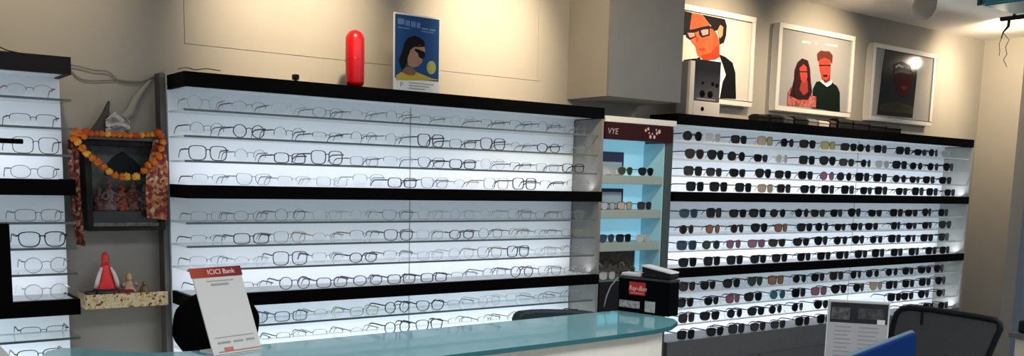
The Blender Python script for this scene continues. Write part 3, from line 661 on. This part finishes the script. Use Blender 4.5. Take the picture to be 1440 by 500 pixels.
def cable(name, pts, Y, r, label, m=CAB):
    P = [at(*p, Y) for p in pts]; path = []
    for i in range(len(P)-1):
        a, b_, c, d = P[max(i-1, 0)], P[i], P[i+1], P[min(i+2, len(P)-1)]
        for k in range(6):
            u = k/6; path.append(.5*((2*b_)+(c-a)*u+(2*a-5*b_+4*c-d)*u*u+(3*b_-a-3*c+d)*u**3))
    path.append(P[-1]); return tag(MB().tube(path, r, 6).build(name, m), label, 'cable')
cable('cable', [(100, 91), (115, 94), (130, 98), (150, 100), (160, 107), (168, 113), (195, 115), (212, 110), (222, 104), (229, 101)], .24, .002, 'thin olive cable, upper of the two sagging from the left display')
cable('cable', [(101, 100), (110, 109), (125, 113), (145, 113), (165, 112), (182, 114), (205, 114), (214, 108), (228, 103)], .243, .002, 'thin olive cable, lower of the two sagging from the left display')
cable('cable', [(0, 66), (8, 70), (20, 73), (30, 75)], .06, .0018, 'thin black cable lying on the top ledge of the left display', BLACKM)
cable('cable', [(250, 97), (262, 95), (275, 98), (290, 96.5), (310, 99.5)], .05, .0018, 'thin dark cable coiled on left end of middle top ledge', CAB)

# altar ledge
al = thing('altar_shelf', (.78, .2, 1.03), 'small gold patterned wall shelf with idols under the shrine', 'shelf')
lx0, lx1, lz = .655, .902, 1.050
MB().box(lx0, lx1, .13, YW-.001, lz-.012, lz).build('board', mat('altar_board', (.34, .26, .14), .5), al)
GOLD = ramp_mat('gold_pattern', [(0, (.62, .52, .32)), (.45, (.52, .36, .14)), (.70, (.25, .06, .03)), (.82, (.66, .58, .40))], 'voronoi', 150, .4, True)
MB().box(lx0-.004, lx1+.004, .122, .1298, lz-.034, lz+.012).build('front_trim', GOLD, al, .002)
MB().box(lx0-.004, lx0-.0005, .130, YW-.001, lz-.034, lz+.012).build('side_trim', GOLD, al)
lz += .0008
id1 = thing('idol', (.708, .19, lz), 'tall seated idol draped in bright red and white on gold shelf', 'idol')
cx_, cy_ = at(149, 400, .19).x, .19
MB().lathe([(0, 0), (.042, 0), (.045, .012), (.036, .022), (0, .022)], (cx_, cy_, lz), 20).build('pedestal', mat('idol_black_base', (.02, .015, .015), .5), id1)
MB().lathe([(.030, .022), (.031, .035), (.026, .06), (.020, .08), (.016, .095), (.011, .104), (0, .106)], (cx_, cy_, lz), 18, sy=.7).build('red_robe', mat('idol_red', (.72, .018, .015), .45, bump=.5), id1)
mb = MB()
for s_ in (-1, 1):
    mb.tube([(cx_+s_*.014, cy_-.012, lz+.092), (cx_+s_*.023, cy_-.018, lz+.07), (cx_+s_*.030, cy_-.018, lz+.045), (cx_+s_*.034, cy_-.012, lz+.026)], [.004, .006, .007, .006], 8)
mb.build('white_shawl', mat('idol_white', (.70, .62, .60), .6), id1)
MB().ball((cx_, cy_-.004, lz+.112), .013, .012, .015).build('head', mat('idol_face_red', (.50, .035, .03), .5), id1)
MB().lathe([(.013, .118), (.012, .128), (.006, .138), (0, .141)], (cx_, cy_, lz), 14).build('crown', mat('idol_crown', (.62, .03, .03), .4), id1)
id2 = thing('idol', (.84, .19, lz), 'small pale gold figurine beside the red idol on gold shelf', 'idol')
c2 = at(181, 400, .19).x
MB().lathe([(0, 0), (.022, 0), (.024, .010), (.017, .022), (.013, .036), (.008, .044), (0, .046)], (c2, .19, lz), 16).build('body', ramp_mat('figurine_pink', [(.35, (.45, .22, .15)), (.65, (.55, .42, .28))], scale=60), id2)
MB().ball((c2, .188, lz+.052), .010).build('head', mat('figurine_skin', (.48, .30, .20), .5), id2)
MB().lathe([(.0105, .054), (.010, .063), (.004, .072), (0, .073)], (c2, .19, lz), 12).build('crown', mat('figurine_gold', (.42, .31, .12), .35), id2)
mb = MB()
for s_ in (-1, 1): mb.tube([(c2+s_*.012, .186, lz+.036), (c2+s_*.022, .180, lz+.028), (c2+s_*.019, .172, lz+.038)], [.005, .005, .004], 8)
mb.build('arms', MATS['figurine_skin'], id2)
id3 = thing('idol', (.87, .18, lz), 'tiny dark gold figurine at the right end of gold shelf', 'idol')
c3 = at(203, 402, .18).x
MB().lathe([(0, 0), (.016, 0), (.017, .012), (.010, .026), (0, .03)], (c3, .18, lz), 14).build('body', mat('dark_gold', (.16, .10, .04), .4), id3)
MB().ball((c3, .18, lz+.034), .008).build('head', MATS['dark_gold'], id3)
o = MB(); 
for k in range(7): o.ball((at(163+3.6*k, 402, .155).x, .155+.006*sin(k*2.1), lz+.009), .010, .008, .010, jit=.4, seed=k)
tag(o.build('red_offering_cloth', mat('deep_red_cloth', (.20, .012, .018), .7)), 'dark red bunched cloth lying between the idols on gold shelf', 'cloth')
o = MB().lathe([(0, 0), (.014, 0), (.018, .008), (.019, .016), (.016, .016), (.012, .006), (0, .005)], (at(127, 402, .17).x, .17, lz), 18)
tag(o.build('oil_lamp', mat('dark_brass', (.06, .045, .05), .4, metal=.5)), 'small dark oil lamp at the left end of gold shelf', 'lamp')

# black items at the far left
bp = thing('table_mirror', (.27, .05, 1.13), 'black backed panel standing on lower shelf at the left edge', 'panel')
a = at(15, 388, .015)
MB().box(.12, at(14.5, 350, -.007).x, -.012, -.002, SH[5]+.0-.076+.0, 1.296).build('panel', BLACK, bp, .002)
MB().box(.14, .20, -.0015, .05, 1.1465, 1.150).build('foot', BLACK, bp)
hb = thing('brand_bar', (.30, .03, 1.52), 'slim black bar lying across the third shelf, display at left', 'sign')
hx = at(32, 190, .012).x
MB().box(.05, hx, .004, .016, 1.523, 1.537).build('bar', BLACK, hb, .003)
MB().box(.10, .115, .006, .015, SH[2]+.0045, 1.5225).build('foot', BLACK, hb); MB().box(.17, .185, .006, .015, SH[2]+.0045, 1.5225).build('foot', BLACK, hb)

# ------------------------------------------------------------------ glass counter
ZK = 1.05
ct = thing('glass_counter', (1.3, -1.05, 0), 'long service counter with a teal glass top and cream front', 'counter')
outl = [(.37, -1.24), (.37, -.79), (.385, -.755), (.42, -.73), (.455, -.745), (.52, -.83), (.575, -.885), (.66, -.905), (1.0, -.895), (1.4, -.885), (1.94, -.862), (2.02, -.862), (2.055, -.88), (2.06, -.92), (2.045, -1.08), (2.01, -1.128), (1.93, -1.178), (1.84, -1.202), (1.59, -1.218), (1.09, -1.235), (.7, -1.24)]
mb = MB(); mb.prism([(x, y, ZK-.012) for x, y in outl], (0, 0, .012), 0, 1)
gt = mb.build('glass_top', [TEALGLASS, TEALEDGE], ct)
cx0, cy0 = 1.25, -1.04
ins = [(.40, -1.21), (.40, -.80), (.58, -.92), (1.0, -.925), (1.92, -.895), (1.99, -.90), (1.99, -1.08), (1.92, -1.155), (1.84, -1.180), (1.59, -1.200), (1.09, -1.215), (.7, -1.215)]
MB().prism([(x, y, .08) for x, y in ins], (0, 0, ZK-.0125-.08)).build('cabinet_body', CREAM, ct)
MB().prism([(x*.97+.03, -1.04+(y+1.04)*.9, 0) for x, y in ins], (0, 0, .08)).build('plinth', BASEC, ct)
wc = thing('white_counter', (-.1, -.9, 0), 'white counter corner just inside the lower left edge', 'counter')
MB().box(-.6, .31, -1.3, -.5, ZK-.03, ZK).build('top', WHITE, wc, .003)
MB().box(-.58, .29, -1.28, -.52, 0, ZK-.031).build('body', WHITE, wc)

# payment stand on the counter
p0 = Vector((.679, -.989, ZK+.0008)); p1 = Vector((.803, -.955, ZK+.0008))
xd = (p1-p0).normalized(); W = (p1-p0).length
lean = math.radians(24); bk = Vector((-xd.y, xd.x, 0)); zd = bk*sin(lean)+Vector((0, 0, cos(lean))); nd = xd.cross(zd)
HS = .205
ps = thing('payment_stand', (p0+p1)/2, 'white payment stand with red header leaning back on the glass counter', 'sign')
def sp_(u, v, d=0): return p0+xd*(u*W)+zd*(v*HS)+nd*d
def slab(name, u0, u1, v0, v1, d0, d1, m):
    return MB().prism([sp_(u0, v0, d0), sp_(u1, v0, d0), sp_(u1, v1, d0), sp_(u0, v1, d0)], nd*(d1-d0)).build(name, m, ps)
slab('board', 0, 1, 0, 1, -.003, 0, mat('stand_white', (.52, .505, .47), .5))
slab('header', -.04, 1.02, .885, 1.0, .0004, .0012, ramp_mat('orange_to_maroon_print', [(0, (.34, .045, .008)), (.45, (.25, .012, .008)), (1, (.12, .004, .004))], 'axis', axis=0, rough=.4))
text_part('header_lettering', 'ICICI Bank', .0165, sp_(.30, .918), xd, zd, mat('header_letter', (.80, .55, .48), .5), ps, off=.0018)
mb = MB()
for u0, u1, v0, v1 in [(.25, .80, .835, .845), (.32, .68, .785, .808), (.10, .92, .185, .193), (.14, .40, .118, .140), (.46, .66, .118, .140), (.72, .90, .122, .142)]:
    mb.prism([sp_(u0, v0, .0004), sp_(u1, v0, .0004), sp_(u1, v1, .0004), sp_(u0, v1, .0004)], nd*.0006)
mb.build('text_lines', mat('stand_grey_ink', (.27, .26, .25), .6), ps)
slab('footer_stripe', .12, 1, .02, .032, .0004, .001, mat('footer_red', (.45, .11, .09), .5))
slab('footer_mark', .24, .42, .034, .072, .0004, .001, MATS['footer_red'])
MB().prism([sp_(.1, 0, -.0035), sp_(.9, 0, -.0035), sp_(.9, 0, -.0035)+bk*.07, sp_(.1, 0, -.0035)+bk*.07], (0, 0, .003)).build('foot', WHITE, ps)

# black branded box on the right end of the counter
bA = atZ(868.5, 436, ZK); bB = atZ(940, 445.5, ZK)
fd = (bB-bA).normalized(); sd = Vector((-fd.y, fd.x, 0)); BW = (bB-bA).length; BH = .112
if sd.x < 0: sd = -sd
bA = bA+Vector((0, 0, .0006))
bb = thing('branded_box', (bA+fd*BW*.5+sd*.03), 'black box with a red logo square on the right end of counter', 'box')
MB().prism([bA, bA+fd*BW, bA+fd*BW+sd*.055, bA+sd*.055], (0, 0, BH*.93)).build('body', BLACK, bb, .002)
lid = MB().prism([bA-fd*.001-sd*.001+Vector((0, 0, BH*.932)), bA+fd*(BW+.001)-sd*.001+Vector((0, 0, BH*.932)), bA+fd*(BW+.001)+sd*.056+Vector((0, 0, BH*.932)), bA-fd*.001+sd*.056+Vector((0, 0, BH*.932))], (0, 0, BH*.068)).build('lid', mat('box_lid_dark', (.03, .028, .028), .3), bb, .001)
zz = Vector((0, 0, 1)); fn = -sd
def bq(name, u0, u1, v0, v1, m, d=.0005):
    q = [bA+fd*(BW*u)+zz*(BH*v)+fn*d for u, v in ((u0, v0), (u1, v0), (u1, v1), (u0, v1))]
    return MB().prism(q, fn*.0006).build(name, m, bb)
bq('logo_square', .22, .54, .50, .86, mat('logo_red', (.48, .012, .014), .4))
text_part('logo_lettering', 'Ray-Ban', .0205, bA+fd*(BW*.385)+zz*(BH*.63), fd, zz+fd*.15, mat('logo_white', (.80, .62, .58), .5), bb, off=.0016, shear=.2, align='CENTER')
bq('text_line', .26, .50, .535, .565, mat('logo_pale_red', (.55, .22, .2), .5), .0013)
bq('printed_label', .03, .44, .12, .32, mat('label_grey', (.30, .29, .29), .5, noise_amt=.6, scale=120))
bq('printed_label', .54, .74, .06, .36, mat('label_pale_grey', (.38, .38, .38), .5, noise_amt=.25, scale=120))
# small things on the box
e = bA+fd*BW*.22+sd*.028+zz*(BH*1.001)
tg = thing('price_tray', e, 'small white tray on the left of black branded box', 'tray')
def lp(u, s_, h): return bA+fd*(BW*u)+sd*s_+zz*(BH*1.002+h)
MB().prism([lp(.02, .008, 0), lp(.40, .008, 0), lp(.40, .05, 0), lp(.02, .05, 0)], (0, 0, .010)).build('body', WHITE, tg, .002)
fo = thing('folded_case', lp(.7, .03, 0), 'open black case with white rim tilted on black branded box', 'case')
MB().prism([lp(.44, .004, .001), lp(.99, .004, .001), lp(.99, .052, .001), lp(.44, .052, .001)], (0, 0, .014)).build('base', BLACKM, fo, .003)
MB().prism([lp(.42, .005, .034), lp(.99, .005, .018), lp(.99, .053, .018), lp(.42, .053, .034)], (0, 0, .005)).build('lid', WHITE, fo, .001)
MB().prism([lp(.44, .006, .016), lp(.985, .006, .016), lp(.985, .006, .0175), lp(.44, .006, .0335)], sd*.045).build('inner', BLACKM, fo)
P = [lp(-.05, .03, .0), lp(-.10, .02, -.012), lp(-.2, .01, -.04), lp(-.28, .01, -.075), lp(-.32, .01, -BH*1.002+.003)]
tag(MB().tube([P[0]+fd*.02+zz*.004]+P, .0022, 6).build('cable', INKL), 'thin pale cord curving down left of the branded box', 'cord')

# ------------------------------------------------------------------ chairs
def star_base(root, c, zs):
    x, y = c; mb = MB()
    for k in range(5):
        a = 2*PI*k/5+.3; mb.tube([(x, y, .10), (x+.27*cos(a), y+.27*sin(a), .065)], [.022, .014], 8)
    mb.lathe([(0, .07), (.035, .07), (.035, .13), (.022, .14), (.022, zs), (0, zs)], (x, y, 0), 16)
    mb.build('base', BLACKM, root)
    for k in range(5):
        a = 2*PI*k/5+.3; cxx, cyy = x+.27*cos(a), y+.27*sin(a)
        MB().lathe([(0, -.012), (.026, -.012), (.029, -.006), (.029, .006), (.026, .012), (0, .012)], (cxx, cyy, .0295), 14, axis='x').build('caster', BLACKM, root)
        
def seat(root, c, ang, zs, r=.22, m=BLACKM):
    x, y = c; pts = []
    for k in range(24):
        a = 2*PI*k/24; e = 3.0
        u = r*math.copysign(abs(cos(a))**(2/e), cos(a)); v = r*math.copysign(abs(sin(a))**(2/e), sin(a))
        pts.append((x+u*cos(ang)-v*sin(ang), y+u*sin(ang)+v*cos(ang), zs))
    MB().prism(pts, (0, 0, .06)).build('seat', m, root, .012)
# round-backed chair behind the counter
rc = thing('round_back_chair', (.86, -.32, 0), 'black round-backed chair behind counter, half hidden by the payment stand', 'chair')
MESHB = mat('black_mesh_back', (.002, .002, .0025), .9, spec=.02, bump=.4, scale=200)
pc = at(308, 458, -.55); mb = MB(); pts = []
for k in range(40):
    a = 2*PI*k/40; rr = 1+.012*sin(10*a)
    pts.append((pc.x+.117*rr*cos(a), -.55, pc.z+.095*rr*math.copysign(abs(sin(a))**.85, sin(a))))
MB().prism(pts, (0, .035, 0)).build('backrest', MESHB, rc, .010)
seat(rc, (.86, -.30), .1, .56, .20); star_base(rc, (.86, -.30), .565)
MB().tube([(pc.x, -.512, pc.z-.03), (pc.x, -.49, .85), (pc.x, -.47, .66), (pc.x, -.40, .585)], .018, 10).build('back_post', BLACKM, rc)
# dark teal chair behind the counter
tc = thing('office_chair', (1.98, -.30, 0), 'dark teal chair back rising behind the counter near branded box', 'chair')
TD = mat('dark_teal_fabric', (.006, .022, .028), .6)
tl_, tr_ = atZ(729, 449, .985), atZ(842, 440, .985)
pts = []
base = [(728, 470), (728.5, 449), (731, 442), (737, 438), (755, 436), (775, 435.5), (800, 436), (825, 437), (838, 438.5), (845, 442), (850, 455), (850, 470)]
pts = [at(px, py, -.56) for px, py in base]
MB().prism(pts, (0, .04, 0)).build('backrest', TD, tc, .008)
bx = sum(p.x for p in pts)/len(pts); bz = min(p.z for p in pts)
seat(tc, (bx, -.29), 0, .50, .21, TD); star_base(tc, (bx, -.29), .505)
MB().tube([(bx, -.515, bz+.03), (bx, -.49, .80), (bx, -.44, .56), (bx, -.34, .545)], .02, 10).build('back_post', BLACKM, tc)

# mesh office chair on the right (back runs away from the viewer)
mc = thing('mesh_office_chair', (3.25, -1.15, 0), 'black mesh-back office chair behind the solid blue chair at lower right', 'chair')
xb = 3.55
raw = [(1252, 478), (1256, 455), (1261, 440), (1268, 433.5), (1280, 432), (1310, 435), (1340, 439.5), (1370, 444), (1390, 447.5), (1400, 449.5), (1406, 454), (1407, 462), (1400, 477), (1390, 500), (1378, 528), (1258, 520)]
P = [atX(px, py, xb) for px, py in raw]
cen = sum(P, Vector())/len(P)
mb = MB(); mb.tube(P+[P[0], P[1]], .0115, 8, caps=False); mb.build('back_frame', BLACKM, mc)
MESH = mat('charcoal_mesh', (.056, .056, .056), .85, noise_amt=.35, scale=300)
def dens(P):
    return [cen+(p-cen)*.97 for p in P]
MB().prism(dens(P), (.004, 0, 0)).build('mesh_back', MESH, mc)
y_lo, y_hi = min(p.y for p in P), max(p.y for p in P)
seat(mc, (3.31, cen.y), 0, .47, .225); star_base(mc, (3.31, cen.y), .475)
zlo = min(p.z for p in P)
pm = atX(1310, 480, xb)
MB().tube([(xb+.02, cen.y, zlo+.10), (xb+.03, cen.y, zlo-.05), (xb+.01, cen.y, .56), (xb-.10, cen.y, .50), (xb-.22, cen.y, .495)], .022, 10).build('back_spine', BLACKM, mc)
MB().box(xb+.006, xb+.03, pm.y-.05, pm.y+.045, zlo-.01, pm.z+.01).build('lumbar_pad', BLACKM, mc, .008)
lb = atX(1298, 438, xb); lb2 = atX(1298, 456, xb)
MB().box(xb-.008, xb-.003, lb.y-.004, lb.y+.004, lb2.z, lb.z).build('care_tag', BLACKM, mc)
# blue chair in front
bc = thing('blue_chair', (2.74, -1.70, 0), 'solid blue chair back in front of the white flyer holder', 'chair')
ZC_ = 1.0
q0, q1 = atZ(1200, 501, ZC_), atZ(1286, 467.5, ZC_)
bd = (q1-q0).normalized(); bn = Vector((bd.y, -bd.x, 0)); BWd = (q1-q0).length
BLUE = mat('royal_blue_plastic', (.001, .026, .135), .6, spec=.05); 
pts = []
def bpnt(u, z): return q0+bd*u+Vector((0, 0, z-ZC_))
L_ = BWd+.035
rad = .035
pts = [bpnt(-.10, .62), bpnt(L_-.02, .62), bpnt(L_, .70)]
for k in range(7):
    a = (PI/2)*k/6; pts.append(bpnt(L_-rad+rad*cos(a), ZC_-rad+rad*sin(a)))
for k in range(7):
    a = PI/2+(PI/2)*k/6; pts.append(bpnt(-.10+rad+rad*cos(a), ZC_-rad+rad*sin(a)))
MB().prism(pts, -bn*.022).build('backrest', BLUE, bc, .006)
mb = MB(); tpts = [p for p in pts if p.z > ZC_-rad-.001]
mb.tube([p-bn*.011+Vector((0, 0, .001)) for p in tpts], .0068, 8)
mb.build('top_piping', mat('pale_blue_piping', (.085, .14, .20), .6), bc)
sc = q0+bd*(L_*.5-.05)+bn*.24
seat(bc, (sc.x, sc.y), math.atan2(bd.y, bd.x), .44, .215, BLUE)
for su in (-1, 1):
    for sv in (-1, 1):
        f0 = Vector((sc.x, sc.y, .44))+bd*(.17*su)+bn*(.17*sv)
        MB().tube([f0, Vector((f0.x, f0.y, 0))+bd*(.03*su)+bn*(.03*sv)], .012, 10).build('leg', CHROME, bc)
    f1 = Vector((sc.x, sc.y, .455))+bd*(.15*su)-bn*.19
    MB().tube([f1, f1-bn*.062+Vector((0, 0, .04)), f1-bn*.068+Vector((0, 0, .24))], .010, 8).build('back_support', CHROME, bc)

# desk (below the frame) with the flyer holder
fA, fB = atZ(1166.5, 420, 1.028), atZ(1251, 424.5, 1.028)
fx = (fB-fA).normalized(); fW = (fB-fA).length; fnn = fx.cross(Vector((0, 0, 1)))
DZ = .735
dk = thing('desk', (2.86, -1.05, 0), 'small pale desk holding the flyer stand, just below the frame', 'desk')
MB().box(2.70, 3.02, -1.34, -.80, DZ-.025, DZ).build('desktop', WHITE, dk, .003)
for xx in (2.73, 2.99):
    for yy in (-1.31, -.83): MB().box(xx-.02, xx+.02, yy-.02, yy+.02, 0, DZ-.026).build('leg', DKMET, dk)
fl = thing('flyer_holder', (fA+fB)/2-Vector((0, 0, 1.028-DZ-.0006)), 'acrylic holder with a dark-topped white price flyer beside mesh chair', 'flyer')
FHt = 1.028-DZ-.001
def fq(u, v, d): return Vector((fA.x, fA.y, DZ+.0008))+fx*(fW*u)+Vector((0, 0, FHt*v))+fnn*d
def fslab(name, u0, u1, v0, v1, d0, d1, m): return MB().prism([fq(u0, v0, d0), fq(u1, v0, d0), fq(u1, v1, d0), fq(u0, v1, d0)], fnn*(d1-d0)).build(name, m, fl)
fslab('holder_back', -.02, 1.02, 0, 1, -.004, -.001, mat('holder_white', (.66, .66, .66), .3))
fslab('flyer_sheet', 0, 1, .01, .98, -.0008, 0, mat('flyer_grey_white', (.42, .42, .42), .5))
fslab('dark_header', .03, .99, .70, .965, .0002, .0008, mat('flyer_black', (.012, .012, .014), .4))
fslab('header_photo', .05, .36, .74, .90, .0009, .0013, mat('flyer_photo_grey', (.09, .085, .085), .5, noise_amt=.7, scale=60))
fslab('header_photo', .50, .92, .76, .90, .0009, .0013, mat('flyer_photo_dark', (.045, .045, .047), .5, noise_amt=.6, scale=60))
fslab('price_badge', .82, .95, .695, .76, .0010, .0016, PAPER)
mb = MB()
for k in range(9):
    for (u0, u1) in ((.12, .40), (.52, .86)):
        v = .645-.055*k; mb.prism([fq(u0, v-.008, .0003), fq(u1-(.05 if k % 3 == 2 else 0), v-.008, .0003), fq(u1-(.05 if k % 3 == 2 else 0), v+.008, .0003), fq(u0, v+.008, .0003)], fnn*.0004)
mb.build('text_lines', mat('flyer_ink', (.30, .30, .31), .6), fl)
fslab('holder_foot', 0, 1, 0, .012, -.07, -.0042, MATS['holder_white'])

# cream pedestal with black device, far right edge
pe = thing('pedestal_cabinet', (5.05, -.95, 0), 'cream pedestal cabinet cut by the right edge of the view', 'cabinet')
pX = 4.8
a0 = atX(1431, 470, pX); 
MB().box(pX, pX+.4, a0.y-.5, a0.y+.010, 0, .728).build('body', mat('pedestal_cream', (.55, .50, .42), .5), pe, .004)
MB().box(pX-.02, pX+.42, a0.y-.52, a0.y+.036, .729, .755).build('top', mat('pedestal_grey_top', (.10, .105, .115), .4), pe, .003)
de = thing('black_device', (5.0, a0.y-.2, .756), 'black rounded device on the cream pedestal at right edge', 'device')
MB().box(pX-.015, pX+.34, a0.y-.42, a0.y-.002, .756, .820).build('lower_housing', BLACKM, de, .012)
MB().box(pX+.01, pX+.32, a0.y-.40, a0.y-.03, .8205, .838).build('lid', BLACK, de, .01)
wb = thing('wall_bracket', (XR+.5, .0, 1.86), 'dark small box with a pink top on blue-grey wall', 'bracket')
h0 = atX(1433.5, 183, 6.88)
MB().box(6.82, 6.899, h0.y-.14, h0.y, h0.z-.035, h0.z-.005).build('body', BLACKM, wb, .003)
MB().box(6.815, 6.899, h0.y-.145, h0.y+.005, h0.z-.0045, h0.z+.03).build('top', mat('pink_brown', (.20, .11, .11), .5), wb, .003)

# ------------------------------------------------------------------ ceiling fittings
dm = thing('ceiling_spotlight', (4.36, -.46, ZC), 'grey ceiling spotlight head hanging above the middle poster', 'light')
dc = atX(1303, 6, 4.37)
dirv = Vector((.15, .25, -1)).normalized()
mb = MB(); c0 = dc+Vector((0, 0, .055))
mb.tube([c0, c0+dirv*.03, c0+dirv*.07, c0+dirv*.105, c0+dirv*.125, c0+dirv*.128], [.035, .052, .055, .046, .025, .001], 20); mb.build('lamp_head', mat('spot_grey', (.26, .235, .20), .5), dm)
MB().tube([c0+Vector((0, 0, -.002)), (c0.x, c0.y, ZC-.008)], .010, 10).build('stem', DKMET, dm)
MB().lathe([(0, -.012), (.04, -.012), (.045, 0), (0, 0)], (c0.x, c0.y, ZC), 20).build('canopy', DKMET, dm)
sg = thing('hanging_sign', (5.0, -.8, 2.36), 'teal lightbox sign hanging from the ceiling at upper right', 'sign')
s0 = atX(1377, 7, 4.75); 
TEALS = mat('teal_sign', (.02, .16, .21), .4); TEALL = mat('pale_teal_sign', (.06, .25, .31), .4)
zb = s0.z
MB().box(4.75, 5.10, s0.y-.9, s0.y, zb, ZC-.03).build('box', [TEALS], sg, .003)
MB().box(4.77, 5.08, s0.y-.88, s0.y-.02, zb-.006, zb-.0005).build('lower_panel', TEALL, sg)
MB().box(4.735, 4.7495, s0.y-.012, s0.y+.004, zb-.004, ZC-.03).build('corner_post', mat('sign_dark_edge', (.01, .035, .035), .4), sg)
for xx in (4.85, 5.0):
    MB().box(xx-.006, xx+.006, s0.y-.3, s0.y-.288, ZC-.0295, ZC).build('hanger', DKMET, sg)
tk = thing('track_bar', (5.3, -.55, 2.40), 'short black ceiling bracket with dangling wires near the right corner', 'bracket')
k0, k1 = atX(1407, 27, 5.3), atX(1445, 26, 5.3)
MB().box(5.29, 5.315, k1.y, k0.y, k0.z-.012, k0.z+.010).build('bar', BLACKM, tk, .002)
MB().box(5.297, 5.308, (k0.y+k1.y)/2-.006, (k0.y+k1.y)/2+.006, k0.z+.0105, ZC).build('hanger', BLACKM, tk)
w0 = [(1419, 29), (1418, 37), (1411, 45), (1408, 54)]
MB().tube([atX(a, b_, 5.302) for a, b_ in w0], [.009, .008, .004, .003], 8).build('arm', BLACKM, tk)
for pts in ([(1408, 54), (1405, 62), (1406, 72), (1405, 78)], [(1411, 46), (1419, 56), (1414, 66), (1416, 76), (1411, 84), (1416, 94)]):
    MB().tube([atX(a, b_, 5.302) for a, b_ in pts], .0018, 6).build('wire', mat('brown_wire', (.03, .022, .016), .6), tk)

# ------------------------------------------------------------------ light
def area(name, loc, tgt, sx, sy, e, col):
    l = bpy.data.lights.new(name, 'AREA'); l.shape = 'RECTANGLE'; l.size = sx; l.size_y = sy; l.energy = e; l.color = col
    o = bpy.data.objects.new(name, l); C.objects.link(o); o.location = loc
    o.rotation_euler = (Vector(tgt)-Vector(loc)).to_track_quat('-Z', 'Y').to_euler(); return o
LED = 1.08
COOL = (.90, .95, 1.0)
for k, (x, y, e) in enumerate([(.1, -2.2, 20), (1.9, -2.2, 22), (3.7, -2.2, 24), (5.3, -2.2, 18)]):
    area('ceiling_panel_lamp', (x, y, ZC-.02), (x, y, 0), 1.4, .6, e, COOL)
# LED strips lying behind the lip of each ledge, throwing light up onto the panel
for (xa, xb, dz) in ((ULX[0], ULX[1]-.02, .010), (UMX[0]+.02, UMX[1]-.01, 0), (URX[0]+.02, URX[1]-.01, .006)):
    for z0, pw in ((1.414, 1.0), (1.057, 1.0), (.70, 2.7)):
        if dz == .006: pw = {1.414: 1.35, 1.057: 1.4, .70: 1.6}[z0]
        L = xb-xa; z0 = .716 if (z0 == .70 and dz == .006) else z0+dz
        o = area('led_strip', ((xa+xb)/2, .045, z0+.006), ((xa+xb)/2, .045+.5, z0+.006+1.0), L, .010, LED*L*pw, (.90, .94, 1.0))
def spot(name, x, y, z, tx, ty, tz, e, deg, blend, col=(1, .79, .52)):
    l = bpy.data.lights.new(name, 'SPOT'); l.energy = e; l.spot_size = math.radians(deg); l.spot_blend = blend; l.color = col; l.shadow_soft_size = .03
    o = bpy.data.objects.new(name, l); C.objects.link(o); o.location = (x, y, z)
    o.rotation_euler = (Vector((tx, ty, tz))-Vector((x, y, z))).to_track_quat('-Z', 'Y').to_euler()
for x, e, dg in ((.50, 34, 66), (1.40, 105, 66), (2.25, 105, 66), (3.62, 72, 84), (4.50, 74, 88), (5.80, 44, 70)):
    spot('washer_or_fill', x, -.40, ZC-.03, x, .25, 2.04, e, dg, 1.0)
spot('washer_or_fill', 5.55, -.28, ZC-.03, XR, .06, 2.15, 75, 120, 1.0)  # added unseen fill spot that brightens the right wall
pl = bpy.data.lights.new('corner_fill', 'POINT'); pl.energy = 2.4; pl.color = (1, .84, .64); pl.shadow_soft_size = .04  # added unseen fill without a fitting, lifts ceiling corner and glares on right poster
po = bpy.data.objects.new('corner_fill', pl); C.objects.link(po); po.location = (5.90, -.06, 2.29)
spot('washer_or_fill', 1.85, -.85, ZC-.03, 2.705, .1, 2.0, 75, 80, 1.0)  # added unseen fill spot aimed at the cream flank of the column
wd_ = bpy.data.worlds.new('world'); bpy.context.scene.world = wd_; wd_.use_nodes = True
bg = wd_.node_tree.nodes['Background']; bg.inputs[0].default_value = (.86, .93, 1.0, 1); bg.inputs[1].default_value = .57
vs_ = bpy.context.scene.view_settings
vs_.view_transform = 'Standard'; vs_.look = 'None'; vs_.gamma = 1; vs_.use_curve_mapping = False; vs_.exposure = 0

bpy.context.scene.cycles.transparent_max_bounces = 24
